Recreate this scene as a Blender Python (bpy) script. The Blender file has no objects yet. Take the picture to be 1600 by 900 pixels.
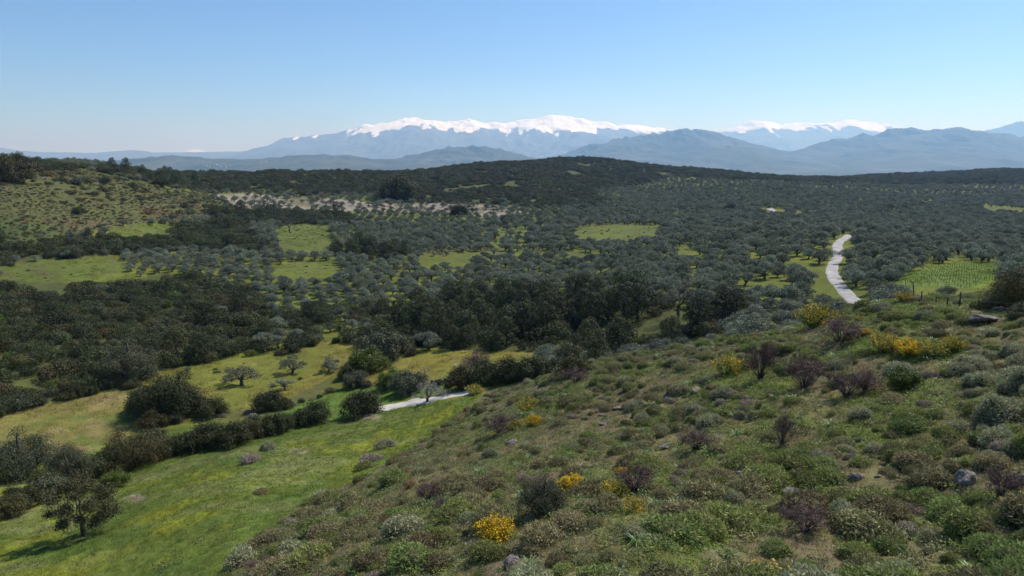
import bpy, math
import numpy as np
from math import radians, sin, cos, pi

# ------------------------------------------------------------------ camera, sky, sun, exposure
SC = bpy.context.scene
COL = SC.collection
CZ = 60.0                                   # camera height above the datum
FPX = 1100.0                                # focal length in photo pixels (1600 wide)
PITCH = math.atan(200.0 / FPX)              # looking 10.3 degrees down
cam_d = bpy.data.cameras.new('camera'); cam = bpy.data.objects.new('camera', cam_d); COL.objects.link(cam)
cam.location = (0, 0, CZ); cam.rotation_euler = (pi / 2 - PITCH, 0, 0)
cam_d.sensor_width = 36; cam_d.lens = 36 * FPX / 1600; cam_d.clip_start = 0.5; cam_d.clip_end = 300000
SC.camera = cam
SUN_AZ, SUN_EL = radians(52), radians(52)
world = bpy.data.worlds.new('World'); SC.world = world; world.use_nodes = True
wn = world.node_tree.nodes; wl = world.node_tree.links
sky = wn.new('ShaderNodeTexSky'); sky.sky_type = 'NISHITA'; sky.sun_disc = False
sky.sun_elevation = SUN_EL; sky.sun_rotation = SUN_AZ
sky.air_density = 0.55; sky.dust_density = 0.0; sky.ozone_density = 10.0; sky.altitude = 100
wl.new(sky.outputs[0], wn['Background'].inputs[0]); wn['Background'].inputs[1].default_value = 0.15
sun_d = bpy.data.lights.new('sun', 'SUN'); sun_d.energy = 5.0; sun_d.angle = radians(0.53); sun_d.color = (1.0, 0.98, 0.955)
sun = bpy.data.objects.new('sun', sun_d); COL.objects.link(sun)
sun.rotation_euler = (pi / 2 - SUN_EL, 0, pi - SUN_AZ); sun.location = (0, 0, 200)
SC.view_settings.view_transform = 'Standard'; SC.view_settings.look = 'None'
SC.view_settings.exposure = 0.17; SC.view_settings.gamma = 1.0; SC.view_settings.use_curve_mapping = False
SC.cycles.use_denoising = True
SC.cycles.max_bounces = 8; SC.cycles.diffuse_bounces = 3; SC.cycles.transmission_bounces = 3; SC.cycles.volume_bounces = 4
SC.cycles.use_adaptive_sampling = True; SC.cycles.adaptive_threshold = 0.02

# ------------------------------------------------------------------ numeric helpers
cp_, sp_ = cos(PITCH), sin(PITCH)
def ray(u, v):
    """photo pixel -> (x/y, z/y) of the line of sight in the world"""
    u = np.asarray(u, float); v = np.asarray(v, float)
    cx = (u - 800) / FPX; cy = (450 - v) / FPX
    Y = cp_ + cy * sp_; Z = -sp_ + cy * cp_
    return cx / Y, Z / Y
def project(x, y, z):
    """world -> photo pixel"""
    zr = np.asarray(z, float) - CZ; x = np.asarray(x, float); y = np.asarray(y, float)
    w = y * cp_ - zr * sp_; w = np.where(w > .05, w, .05)
    h = y * sp_ + zr * cp_
    return 800 + FPX * x / w, 450 - FPX * h / w, w
def hash2(i, j, s):
    h = (i.astype(np.int64) * 374761393 + j.astype(np.int64) * 668265263 + s * 974634757) & 0xFFFFFFFF
    h = ((h ^ (h >> 13)) * 1274126177) & 0xFFFFFFFF
    h = ((h ^ (h >> 16)) * 2246822519) & 0xFFFFFFFF
    return ((h ^ (h >> 15)) & 0xFFFFFF) / float(0xFFFFFF)
def vnoise(x, y, s=0):
    xi = np.floor(x); yi = np.floor(y); fx = x - xi; fy = y - yi
    fx = fx * fx * fx * (fx * (fx * 6 - 15) + 10); fy = fy * fy * fy * (fy * (fy * 6 - 15) + 10)
    a = hash2(xi, yi, s); b = hash2(xi + 1, yi, s); c = hash2(xi, yi + 1, s); d = hash2(xi + 1, yi + 1, s)
    return (a + (b - a) * fx) * (1 - fy) + (c + (d - c) * fx) * fy
def fbm(x, y, s=0, o=4, g=.5):
    x = np.asarray(x, float); y = np.asarray(y, float)
    t = 0; a = 1; n = 0
    for k in range(o):
        t = t + a * vnoise(x * 2.03 ** k + 17.3 * k, y * 2.03 ** k - 9.1 * k, s + k); n += a; a *= g
    return t / n
def sstep(a, b, x):
    t = np.clip((x - a) / (b - a), 0, 1); return t * t * (3 - 2 * t)
def inpoly(px, py, poly):
    px = np.asarray(px, float); py = np.asarray(py, float)
    r = np.zeros(px.shape, bool); n = len(poly)
    for i in range(n):
        x1, y1 = poly[i]; x2, y2 = poly[(i + 1) % n]
        if y1 == y2: continue
        c = ((y1 > py) != (y2 > py)) & (px < (x2 - x1) * (py - y1) / (y2 - y1) + x1)
        r ^= c
    return r

# ------------------------------------------------------------------ the lie of the land
CTRL = [  # (pixel u, pixel v, distance): ground that the photograph shows
 (800,900,18),(1200,900,16),(1600,900,14.5),(600,900,22),(400,900,29),(200,900,37),(0,900,43),
 (130,835,50),(0,780,62),(300,760,56),(500,780,45),(640,740,40),(600,640,86),(690,650,77),(450,680,78),(300,705,76),(150,745,70),
 (800,830,21.5),(1000,750,27),(1000,650,42),(900,572,66),(800,650,56),(800,740,34),(1100,538,64),(1250,508,60),(1340,475,57),(1200,620,37),
 (1400,600,33),(1600,600,28),(1400,750,22.5),(1600,750,19.5),(1500,468,53),(1420,459,55),(1600,471,46),(1200,750,24),(1000,830,19.5),(1300,540,44),(1500,540,37),
 (1500,430,118),(1440,440,112),(1560,415,128),
 (1335,470,112),(1300,420,142),(1320,368,195),(1200,480,108),(1000,470,125),(1000,400,195),(960,363,275),(1000,330,385),(1000,292,640),(930,250,900),
 (1200,330,390),(1200,295,600),(1150,271,950),(1300,279,1100),(1400,274,1250),(1600,266,1150),(1600,300,720),(1600,350,330),(1500,390,175),
 (800,500,142),(800,560,106),(700,590,97),(680,555,113),(780,440,190),(780,380,260),(780,335,370),(650,322,410),(640,290,500),(640,270,640),(740,260,740),
 (450,570,117),(300,600,106),(120,650,93),(0,700,81),(200,500,142),(0,500,131),(100,420,187),(0,400,192),(300,400,212),(480,370,262),(250,350,270),
 (100,330,242),(0,300,232),(200,285,305),(40,264,280),(200,265,350),(400,276,490),(400,312,410),(530,272,580),
]
HID = [  # (pixel u at the horizon, distance, height relative to the camera): ground hidden or out of frame
 (1350,80,-21),(1200,85,-22.5),(1000,92,-27),(1500,80,-17.5),(1700,60,-10),(1900,50,-7),(1900,25,-7),(1700,110,-17),(1900,120,-18),(1900,330,-27),(1900,800,-25),
 (-300,60,-33),(-300,40,-29),(-300,100,-35),(-300,180,-24),(-300,280,-6),(-300,400,-4),
 (800,10,-10.3),(1500,8,-8.6),(100,20,-17),(-300,20,-19),(800,5,-9.6),(1500,4,-8.8),(100,6,-11),
 (40,420,-9),(200,520,-12),(400,750,-24),(640,950,-22),(930,1300,-25),(1150,1350,-40),(1600,1600,-40),(-300,800,-24),(2000,1600,-30)]
_pt = []
for u, v, d in CTRL:
    a, e = ray(u, v); _pt.append((a * d, d, e * d))
for u, d, z in HID:
    a, e = ray(u, 250); _pt.append((a * d, d, z))
for az, r, z in [(100,20,-6),(100,60,-3),(100,300,-12),(150,20,-6),(150,80,-1),(150,500,-8),(-100,20,-14),(-100,60,-26),(-100,300,-25),(-150,20,-9),(-150,80,-12),(-150,500,-15),
                 (100,1200,-30),(150,1500,-30),(-100,1200,-30),(-150,1500,-30),(180,5,-9),(90,5,-9),(-90,5,-10)]:
    _pt.append((r * sin(radians(az)), r * cos(radians(az)), z))
_pt = np.array(_pt)
def _pol(x, y):
    return np.arctan2(x, y) * 2.2, np.log(np.maximum(np.hypot(x, y), 2.0))
_ct, _cl = _pol(_pt[:, 0], _pt[:, 1])
def _phi(d2):
    return .5 * d2 * np.log(d2 + 1e-9)
_n = len(_pt)
_A = _phi((_ct[:, None] - _ct) ** 2 + (_cl[:, None] - _cl) ** 2) + np.eye(_n) * .004
_Pm = np.stack([np.ones(_n), _ct, _cl], 1)
_M = np.block([[_A, _Pm], [_Pm.T, np.zeros((3, 3))]])
_w = np.linalg.solve(_M, np.concatenate([_pt[:, 2], np.zeros(3)]))
def base_z(x, y):
    x = np.atleast_1d(np.asarray(x, float)); y = np.atleast_1d(np.asarray(y, float))
    out = np.empty(x.shape); sh = x.shape; xf = x.ravel(); yf = y.ravel(); o = out.ravel()
    for i in range(0, len(xf), 20000):
        t, l = _pol(xf[i:i + 20000], yf[i:i + 20000]); l = np.minimum(l, math.log(1700))
        o[i:i + 20000] = _phi((t[:, None] - _ct) ** 2 + (l[:, None] - _cl) ** 2) @ _w[:_n] + _w[_n] + _w[_n + 1] * t + _w[_n + 2] * l
    return o.reshape(sh)
def ground_z(x, y):
    x = np.atleast_1d(np.asarray(x, float)); y = np.atleast_1d(np.asarray(y, float))
    r = np.hypot(x, y)
    z = np.clip(base_z(x, y), -60, 8)
    z = z + (-120 - z) * sstep(1300, 4200, r)
    near = 1 - sstep(75, 110, r)
    z = z + (fbm(x * .09, y * .09, 3, 3) - .5) * 1.0 * (.35 + .65 * near) + (fbm(x * .55, y * .55, 5, 3) - .5) * .55 * near
    z = z + (fbm(x * .012, y * .012, 9, 4) - .5) * 9 * sstep(350, 900, r) + (fbm(x * .0012, y * .0012, 12, 4) - .5) * 70 * sstep(2500, 6000, r)
    return z + CZ
def hit(u, v, dmin=6.0, dmax=3000.0):
    """where the line of sight through a photo pixel meets the ground"""
    a, e = ray(u, v); d = dmin * (dmax / dmin) ** np.linspace(0, 1, 1500)
    g = ground_z(a * d, d) - (CZ + e * d)
    k = np.argmax(g > 0)
    if g[k] <= 0: k = len(d) - 1
    if k > 0:
        t = g[k - 1] / (g[k - 1] - g[k] + 1e-12); dd = d[k - 1] + (d[k] - d[k - 1]) * min(max(t, 0), 1)
    else: dd = d[0]
    x, y = float(a * dd), float(dd)
    return x, y, float(ground_z(x, y)[0])

# ------------------------------------------------------------------ materials
def new_mat(name):
    m = bpy.data.materials.new(name); m.use_nodes = True
    nt = m.node_tree; nt.nodes.clear(); out = nt.nodes.new('ShaderNodeOutputMaterial')
    return m, nt, out
def N(nt, t, **k):
    n = nt.nodes.new(t)
    for a, b in k.items(): setattr(n, a, b)
    return n
def leaf_mat(name, c1, c2, trans=.25, rough=.65, var=.35, hv=.022):
    m, nt, out = new_mat(name); L = nt.links.new
    at = N(nt, 'ShaderNodeAttribute', attribute_name='rnd')
    mx = N(nt, 'ShaderNodeMix', data_type='RGBA'); mx.inputs['A'].default_value = (*c1, 1); mx.inputs['B'].default_value = (*c2, 1)
    L(at.outputs['Fac'], mx.inputs['Factor'])
    oi = N(nt, 'ShaderNodeObjectInfo')
    mr = N(nt, 'ShaderNodeMapRange'); mr.inputs['To Min'].default_value = 1 - var; mr.inputs['To Max'].default_value = 1 + var
    L(oi.outputs['Random'], mr.inputs['Value'])
    hs = N(nt, 'ShaderNodeHueSaturation'); L(mx.outputs['Result'], hs.inputs['Color']); L(mr.outputs['Result'], hs.inputs['Value'])
    m2 = N(nt, 'ShaderNodeMath', operation='MULTIPLY_ADD'); m2.inputs[1].default_value = 7.31; m2.inputs[2].default_value = 0
    fr = N(nt, 'ShaderNodeMath', operation='FRACT'); L(oi.outputs['Random'], m2.inputs[0]); L(m2.outputs[0], fr.inputs[0])
    mh = N(nt, 'ShaderNodeMapRange'); mh.inputs['To Min'].default_value = .5 - hv; mh.inputs['To Max'].default_value = .5 + hv
    L(fr.outputs[0], mh.inputs['Value']); L(mh.outputs['Result'], hs.inputs['Hue'])
    b = N(nt, 'ShaderNodeBsdfPrincipled'); b.inputs['Roughness'].default_value = rough; b.inputs['Specular IOR Level'].default_value = .25
    L(hs.outputs[0], b.inputs['Base Color'])
    if trans > 0:
        t = N(nt, 'ShaderNodeBsdfTranslucent'); L(hs.outputs[0], t.inputs['Color'])
        ms = N(nt, 'ShaderNodeMixShader'); ms.inputs[0].default_value = trans
        L(b.outputs[0], ms.inputs[1]); L(t.outputs[0], ms.inputs[2]); L(ms.outputs[0], out.inputs[0])
    else: L(b.outputs[0], out.inputs[0])
    return m
def rough_mat(name, c1, c2, scale=4.0, bump=.3, rough=.9, c3=None, detail=6.0):
    m, nt, out = new_mat(name); L = nt.links.new
    tc = N(nt, 'ShaderNodeTexCoord')
    nz = N(nt, 'ShaderNodeTexNoise'); nz.inputs['Scale'].default_value = scale; nz.inputs['Detail'].default_value = detail; L(tc.outputs['Object'], nz.inputs['Vector'])
    cr = N(nt, 'ShaderNodeValToRGB'); cr.color_ramp.elements[0].position = .32; cr.color_ramp.elements[1].position = .68
    cr.color_ramp.elements[0].color = (*c1, 1); cr.color_ramp.elements[1].color = (*c2, 1)
    if c3: e = cr.color_ramp.elements.new(.5); e.color = (*c3, 1)
    L(nz.outputs['Fac'], cr.inputs['Fac'])
    b = N(nt, 'ShaderNodeBsdfPrincipled'); b.inputs['Roughness'].default_value = rough; b.inputs['Specular IOR Level'].default_value = .2
    L(cr.outputs[0], b.inputs['Base Color'])
    n2 = N(nt, 'ShaderNodeTexNoise'); n2.inputs['Scale'].default_value = scale * 3; n2.inputs['Detail'].default_value = 8; L(tc.outputs['Object'], n2.inputs['Vector'])
    bp = N(nt, 'ShaderNodeBump'); bp.inputs['Strength'].default_value = bump; bp.inputs['Distance'].default_value = .1; L(n2.outputs['Fac'], bp.inputs['Height'])
    L(bp.outputs[0], b.inputs['Normal']); L(b.outputs[0], out.inputs[0])
    return m
def ground_mat():
    m, nt, out = new_mat('ground'); L = nt.links.new
    at = N(nt, 'ShaderNodeAttribute', attribute_name='gcol')
    tc = N(nt, 'ShaderNodeTexCoord')
    def noise(s, d=6, r=.6):
        n = N(nt, 'ShaderNodeTexNoise'); n.inputs['Scale'].default_value = s; n.inputs['Detail'].default_value = d; n.inputs['Roughness'].default_value = r
        L(tc.outputs['Object'], n.inputs['Vector']); return n
    n1 = noise(.45); n2 = noise(3.5, 8, .7); n3 = noise(.06, 5)
    def ramp(n, a, b, p0=.3, p1=.7):
        r = N(nt, 'ShaderNodeMapRange'); r.inputs['From Min'].default_value = p0; r.inputs['From Max'].default_value = p1
        r.inputs['To Min'].default_value = a; r.inputs['To Max'].default_value = b; L(n.outputs['Fac'], r.inputs['Value']); return r
    r1 = ramp(n1, .75, 1.25); r2 = ramp(n2, .6, 1.4); r3 = ramp(n3, .85, 1.15)
    a = N(nt, 'ShaderNodeMath', operation='MULTIPLY'); L(r1.outputs[0], a.inputs[0]); L(r2.outputs[0], a.inputs[1])
    c = N(nt, 'ShaderNodeMath', operation='MULTIPLY'); L(a.outputs[0], c.inputs[0]); L(r3.outputs[0], c.inputs[1])
    hs = N(nt, 'ShaderNodeHueSaturation'); L(at.outputs['Color'], hs.inputs['Color']); L(c.outputs[0], hs.inputs['Value'])
    hr = ramp(n1, .485, .515); L(hr.outputs[0], hs.inputs['Hue'])
    b = N(nt, 'ShaderNodeBsdfPrincipled'); b.inputs['Roughness'].default_value = .95; b.inputs['Specular IOR Level'].default_value = .1
    L(hs.outputs[0], b.inputs['Base Color'])
    bp = N(nt, 'ShaderNodeBump'); bp.inputs['Strength'].default_value = .8; bp.inputs['Distance'].default_value = .15; L(n2.outputs['Fac'], bp.inputs['Height'])
    L(bp.outputs[0], b.inputs['Normal']); L(b.outputs[0], out.inputs[0])
    return m
def mountain_mat(name, c1, c2, snow=None, seed=0):
    """scree and scrub; snow lies where the attribute says how far above the snow line the rock stands"""
    m, nt, out = new_mat(name); L = nt.links.new
    tc = N(nt, 'ShaderNodeTexCoord')
    nz = N(nt, 'ShaderNodeTexNoise'); nz.inputs['Scale'].default_value = .0016; nz.inputs['Detail'].default_value = 9; nz.inputs['Roughness'].default_value = .65; L(tc.outputs['Object'], nz.inputs['Vector'])
    cr = N(nt, 'ShaderNodeValToRGB'); cr.color_ramp.elements[0].position = .35; cr.color_ramp.elements[1].position = .65
    cr.color_ramp.elements[0].color = (*c1, 1); cr.color_ramp.elements[1].color = (*c2, 1); L(nz.outputs['Fac'], cr.inputs['Fac'])
    b = N(nt, 'ShaderNodeBsdfPrincipled'); b.inputs['Roughness'].default_value = .95; b.inputs['Specular IOR Level'].default_value = .05
    col = cr.outputs[0]
    if snow:
        at = N(nt, 'ShaderNodeAttribute', attribute_name='snow')
        mr = N(nt, 'ShaderNodeMapRange'); mr.inputs['From Min'].default_value = .42; mr.inputs['From Max'].default_value = .58; L(at.outputs['Fac'], mr.inputs['Value'])
        mx = N(nt, 'ShaderNodeMix', data_type='RGBA'); mx.inputs['B'].default_value = (.9, .91, .93, 1)
        L(mr.outputs[0], mx.inputs['Factor']); L(col, mx.inputs['A']); col = mx.outputs['Result']
    L(col, b.inputs['Base Color']); L(b.outputs[0], out.inputs[0])
    return m

# ------------------------------------------------------------------ mesh helpers
class MB:
    """collects faces of several materials with a random value per vertex"""
    def __init__(s): s.v = []; s.f = []; s.m = []; s.r = []; s.n = 0
    def add(s, v, f, mat=0, r=None):
        v = np.asarray(v, float).reshape(-1, 3); f = np.asarray(f, int)
        s.v.append(v); s.f.append(f + s.n); s.m.append(np.full(len(f), mat, int))
        s.r.append(np.full(len(v), .5) if r is None else np.asarray(r, float)); s.n += len(v)
        return s
    def mesh(s, name, mats, smooth=False):
        V = np.concatenate(s.v); R = np.concatenate(s.r)
        me = bpy.data.meshes.new(name)
        nl = sum(f.size for f in s.f); nf = sum(len(f) for f in s.f)
        me.vertices.add(len(V)); me.vertices.foreach_set('co', V.astype(np.float32).ravel())
        me.loops.add(nl); me.polygons.add(nf)
        me.loops.foreach_set('vertex_index', np.concatenate([f.ravel() for f in s.f]).astype(np.int32))
        sizes = np.concatenate([np.full(len(f), f.shape[1], np.int32) for f in s.f])
        me.polygons.foreach_set('loop_start', np.concatenate([[0], np.cumsum(sizes)[:-1]]).astype(np.int32))
        me.polygons.foreach_set('material_index', np.concatenate(s.m).astype(np.int32))
        if smooth: me.polygons.foreach_set('use_smooth', np.ones(nf, bool))
        a = me.attributes.new('rnd', 'FLOAT', 'POINT'); a.data.foreach_set('value', R.astype(np.float32))
        for m in (mats if isinstance(mats, (list, tuple)) else [mats]): me.materials.append(m)
        me.update(calc_edges=True); me.validate()
        return me
def link(name, me, parent=None, label=None, cat=None, group=None, kind=None):
    o = bpy.data.objects.new(name, me); COL.objects.link(o)
    if parent is not None: o.parent = parent
    tag(o, label, cat, group, kind); return o
def tag(o, label=None, cat=None, group=None, kind=None):
    if label: o['label'] = label
    if cat: o['category'] = cat
    if group: o['group'] = group
    if kind: o['kind'] = kind
def unit(a): return a / np.maximum(np.linalg.norm(a, axis=-1, keepdims=True), 1e-9)
def leaves(mb, C, Nn, L, W, rng, mat=0, r=None, T=None):
    n = len(C); Nn = unit(Nn)
    if T is None: T = rng.normal(size=(n, 3))
    T = unit(T - (T * Nn).sum(1, keepdims=True) * Nn); B = np.cross(Nn, T)
    L = np.broadcast_to(L, n)[:, None] * .5; W = np.broadcast_to(W, n)[:, None] * .5
    V = np.stack([C - T * L, C + B * W, C + T * L, C - B * W], 1).reshape(-1, 3)
    r = rng.random(n) if r is None else r
    mb.add(V, np.arange(4 * n).reshape(n, 4), mat, np.repeat(r, 4))
def tube(mb, P, R, mat=0, sides=6, r=.5):
    P = np.asarray(P, float); k = len(P); V = []
    for i in range(k):
        t = P[min(i + 1, k - 1)] - P[max(i - 1, 0)]; t = t / (np.linalg.norm(t) + 1e-9)
        a = np.cross(t, (0.31, .9, .2)); a /= np.linalg.norm(a) + 1e-9; b = np.cross(t, a)
        for q in range(sides):
            th = 2 * pi * q / sides; V.append(P[i] + R[i] * (cos(th) * a + sin(th) * b))
    f = [[i * sides + q, i * sides + (q + 1) % sides, (i + 1) * sides + (q + 1) % sides, (i + 1) * sides + q] for i in range(k - 1) for q in range(sides)]
    mb.add(V, f, mat, np.full(len(V), r))
def lobes_points(rng, lobes, n, low=-.5, shell=(.72, 1.06)):
    lo = np.array(lobes); area = (lo[:, 3] * lo[:, 4] + lo[:, 3] * lo[:, 5] + lo[:, 4] * lo[:, 5]); area = area / area.sum()
    C = []; D = []
    need = n
    while need > 0:
        k = rng.choice(len(lo), size=need * 2, p=area); d = unit(rng.normal(size=(need * 2, 3)))
        s = rng.uniform(shell[0], shell[1], size=(need * 2, 1)); p = lo[k, :3] + d * lo[k, 3:6] * s
        ok = (d[:, 2] > low)
        q = ((p[:, None, :] - lo[None, :, :3]) / lo[None, :, 3:6]); ok &= ((q ** 2).sum(2).min(1) > min(.42, shell[0] ** 2))
        p = p[ok][:need]; d = d[ok][:need]; C.append(p); D.append(d); need -= len(p)
    return np.concatenate(C), np.concatenate(D)


# ------------------------------------------------------------------ zones of the ground, outlined on the photograph
MEADOW = [(-400,960),(-400,850),(0,800),(80,775),(150,748),(250,715),(350,692),(440,672),(520,655),(600,643),(650,634),(700,626),(755,611),(745,628),(715,648),(695,668),(650,698),(570,745),(480,790),(420,835),(340,900),(290,960)]
HILL = [(715,648),(745,628),(765,610),(850,588),(900,566),(1000,552),(1100,532),(1250,505),(1340,473),(1420,448),(1620,462),(2400,440),(2400,3000),(-200,3000),(290,960),(340,900),(420,835),(480,790),(570,745),(650,698),(695,668)]
DRYF = [(-400,710),(-400,690),(0,652),(60,635),(110,620),(160,612),(195,614),(212,638),(250,658),(240,672),(190,690),(120,708),(60,712),(0,715)]
FIELDC = [(215,602),(250,580),(330,568),(420,556),(500,535),(540,528),(560,545),(545,575),(500,598),(455,620),(400,642),(330,642),(310,625),(250,615)]
FIELDD = [(548,600),(590,580),(635,553),(690,545),(780,550),(855,553),(852,574),(770,578),(735,590),(690,596),(640,603)]
STRIPE = [(400,662),(440,640),(500,618),(548,604),(640,606),(690,598),(700,615),(640,622),(600,632),(520,655),(440,668)]
GREENF = [(0,432),(5,418),(60,408),(120,404),(180,400),(200,415),(208,434),(180,440),(90,440),(20,438)]
GREENG = [(430,362),(450,352),(482,350),(510,356),(522,376),(514,392),(470,388),(440,380)]
GREENG2 = [(425,415),(470,410),(530,408),(535,424),(480,430),(430,425)]
GREENG3 = [(165,358),(200,352),(260,352),(268,366),(200,370),(170,366)]
GREENH = [(892,356),(960,351),(1034,352),(1028,366),(980,374),(905,373)]
GREENI = [(775,358),(800,352),(832,356),(820,392),(780,392),(765,380)]
GREENI2 = [(690,395),(760,392),(900,394),(1010,398),(900,408),(720,406)]
GREENS = [(20,595),(70,588),(75,598),(45,612),(22,610)]
VINE = [(1392,442),(1440,420),(1500,411),(1572,410),(1566,432),(1530,452),(1470,448),(1400,446)]
BARE = [(335,304),(400,302),(480,308),(540,312),(610,318),(700,318),(810,322),(830,336),(760,340),(640,334),(560,330),(480,328),(370,326)]
LEFTH = [(-400,255),(0,258),(130,266),(240,290),(330,305),(345,330),(300,345),(190,352),(100,372),(0,388),(-400,400)]
SCRUB = [
 [(-400,440),(0,438),(90,442),(200,441),(255,425),(330,440),(400,462),(425,500),(420,535),(330,566),(250,578),(212,602),(160,610),(110,618),(60,632),(0,650),(-400,690)],
 [(-400,388),(0,386),(100,374),(200,370),(290,352),(380,348),(420,388),(400,402),(300,392),(190,398),(60,406),(0,416),(-400,420)],
 [(-400,240),(0,252),(120,260),(120,268),(60,270),(0,275),(-400,275)],
 [(120,262),(330,266),(565,264),(570,305),(480,306),(400,300),(330,302),(240,288)],
 [(560,262),(740,252),(900,240),(1000,246),(1060,262),(1030,284),(930,300),(950,322),(840,326),(800,320),(600,316),(560,300)],
 [(1050,258),(1200,262),(1400,262),(1700,250),(2300,250),(2300,290),(1600,288),(1400,290),(1200,284),(1050,276)],
 [(320,332),(480,330),(545,336),(560,350),(480,352),(380,350),(330,346)],
]
BELT = [(640,482),(700,468),(800,462),(920,462),(1000,470),(1100,488),(1180,505),(1130,540),(1000,562),(920,578),(860,566),(850,556),(760,552),(690,545),(640,536)]
HEDGE2 = [(525,392),(560,388),(650,396),(655,410),(560,406),(525,404)]
PATCH = {'meadow': MEADOW, 'dry_field': DRYF}
THICK = [(420,470),(520,480),(640,485),(660,545),(590,572),(560,560),(545,530),(500,535),(430,555),(330,566),(400,530)]
# polygons that must stay open: no crown may cover them
STRIPS = [[(1060,388),(1096,390),(1096,398),(1060,396)],[(1168,394),(1194,394),(1194,402),(1168,402)],[(1240,404),(1278,406),(1278,416),(1242,414)],[(1078,424),(1098,425),(1098,432),(1078,431)],[(1150,436),(1190,436),(1236,434),(1236,442),(1190,444),(1150,444)],[(1274,440),(1306,442),(1312,456),(1278,452)],[(1240,330),(1262,331),(1262,335),(1240,334)],[(1535,322),(1600,326),(1600,331),(1540,327)],[(1440,312),(1458,312),(1458,316),(1440,316)],[(655,400),(735,404),(735,412),(655,410)]]
OPEN = STRIPS + [DRYF, FIELDC, FIELDD, GREENF, GREENG, GREENG2, GREENG3, GREENH, VINE, MEADOW, GREENS, STRIPE]

# roads, as lines on the photograph
ROAD = [(1352,486),(1334,470),(1319,455),(1305,438),(1299,424),(1302,412),(1309,402),(1310,392),(1308,384),(1312,377),(1322,372),(1327,367)]
ROADFAR = [(1203,327),(1210,331),(1218,336)]
LANE = [(560,652),(600,638),(640,630),(690,622),(740,612)]
road_w = [hit(u, v, 75) for u, v in ROAD]
lane_w = [hit(u, v, 40) for u, v in LANE]
far_w = [hit(u, v, 200) for u, v in ROADFAR]
def resample(P, step):
    P = np.array(P)[:, :2]; 
    t = np.concatenate([[0], np.cumsum(np.hypot(*np.diff(P, axis=0).T))]); s = np.linspace(0, t[-1], max(int(t[-1] / step), 2))
    X = np.interp(s, t, P[:, 0]); Y = np.interp(s, t, P[:, 1])
    for _ in range(6):
        X[1:-1] = (X[:-2] + 2 * X[1:-1] + X[2:]) / 4; Y[1:-1] = (Y[:-2] + 2 * Y[1:-1] + Y[2:]) / 4
    return X, Y
road_xy = resample(road_w, .8); lane_xy = resample(lane_w, .6); far_xy = resample(far_w, 2)
def dist_line(x, y, L):
    X, Y = L; d = np.full(x.shape, 1e9)
    for i in range(0, len(X), 2): d = np.minimum(d, (x - X[i]) ** 2 + (y - Y[i]) ** 2)
    return np.sqrt(d)

# ------------------------------------------------------------------ ground sheet
th_f = np.radians(np.linspace(-44, 44, 760)); th_b = np.radians(np.linspace(44, 316, 90)[1:-1])
TH = np.concatenate([th_f, th_b]); NT = len(TH)
RR = np.concatenate([np.geomspace(3, 12, 30)[:-1], np.geomspace(12, 130, 330)[:-1], np.geomspace(130, 1500, 200)[:-1], np.geomspace(1500, 64000, 60)]); NR = len(RR)
gx = (RR[:, None] * np.sin(TH)[None]); gy = (RR[:, None] * np.cos(TH)[None]); gz = ground_z(gx, gy)
gu, gv, gw = project(gx, gy, gz)
gu = np.where(gy > 1, gu, -9999)
# a little wander so that no zone ends in a ruled line
wu = gu + (fbm(gx * .12, gy * .12, 31, 3) - .5) * 14 * np.clip(60 / np.maximum(gw, 1), .3, 1.2); wv = gv + (fbm(gx * .12, gy * .12, 37, 3) - .5) * 8 * np.clip(60 / np.maximum(gw, 1), .3, 1.2)
zone = np.zeros(gx.shape, int)          # 0 grove grass
rad = np.hypot(gx, gy)
ZN = {}
def setz(i, name, poly, d0, d1): 
    zone[inpoly(wu, wv, poly) & (gw > d0) & (gw < d1)] = i; ZN[i] = name
for p in SCRUB: setz(1, 'scrub', p, 95, 2500)
setz(1, 'scrub', BELT, 72, 200)
setz(2, 'lefthill', LEFTH, 150, 420)
setz(3, 'bare', BARE, 200, 600)
setz(4, 'green', GREENF, 120, 300); setz(4, 'green', GREENG, 120, 400); setz(4, 'green', GREENG2, 120, 400); setz(4, 'green', GREENG3, 120, 400)
setz(4, 'green', GREENH, 120, 500); setz(4, 'green', GREENI, 120, 500); setz(4, 'green', GREENI2, 120, 500); setz(4, 'green', GREENS, 60, 300)
setz(5, 'olivefield', FIELDC, 60, 200); setz(5, 'olivefield', FIELDD, 70, 200)
setz(6, 'dryfield', DRYF, 50, 200); setz(7, 'strip', STRIPE, 55, 150); setz(8, 'vineyard', VINE, 80, 220)
setz(9, 'meadow', MEADOW, 0, 100)
hill = inpoly(wu, wv, HILL) & (gw < 92); hill |= (gy > 0) & (gw < 70) & (gu > 1500); hill |= (gy <= 1) & (rad < 70); hill |= (rad < 14)
zone[hill & (zone != 9)] = 10
zone[(zone == 0) & (gw < 88) & (gu > 720)] = 10
zone[(zone == 0) & (gw < 92) & (gu <= 720)] = 9
PAL = {0: (.105, .122, .022), 1: (.07, .078, .026), 2: (.082, .088, .032), 3: (.24, .205, .165), 4: (.10, .122, .026), 5: (.165, .145, .028), 6: (.165, .148, .042), 7: (.09, .14, .025), 8: (.115, .165, .03), 9: (.105, .135, .024), 10: (.155, .135, .06)}
gcol = np.zeros(gx.shape + (3,))
for k, c in PAL.items(): gcol[zone == k] = c
def blend(mask, col, amt):
    a = (mask * amt)[..., None]; gcol[:] = gcol * (1 - a) + np.array(col) * a
nA = fbm(gx * .05, gy * .05, 41, 4); nB = fbm(gx * .22, gy * .22, 43, 4); nC = fbm(gx * .5, gy * .5, 47, 3); nD = fbm(gx * .02, gy * .02, 53, 4)
blend(zone == 9, (.19, .205, .02), sstep(.5, .68, nB) * .8)
blend(zone == 9, (.07, .11, .022), sstep(.55, .7, nA) * .7)
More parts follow.
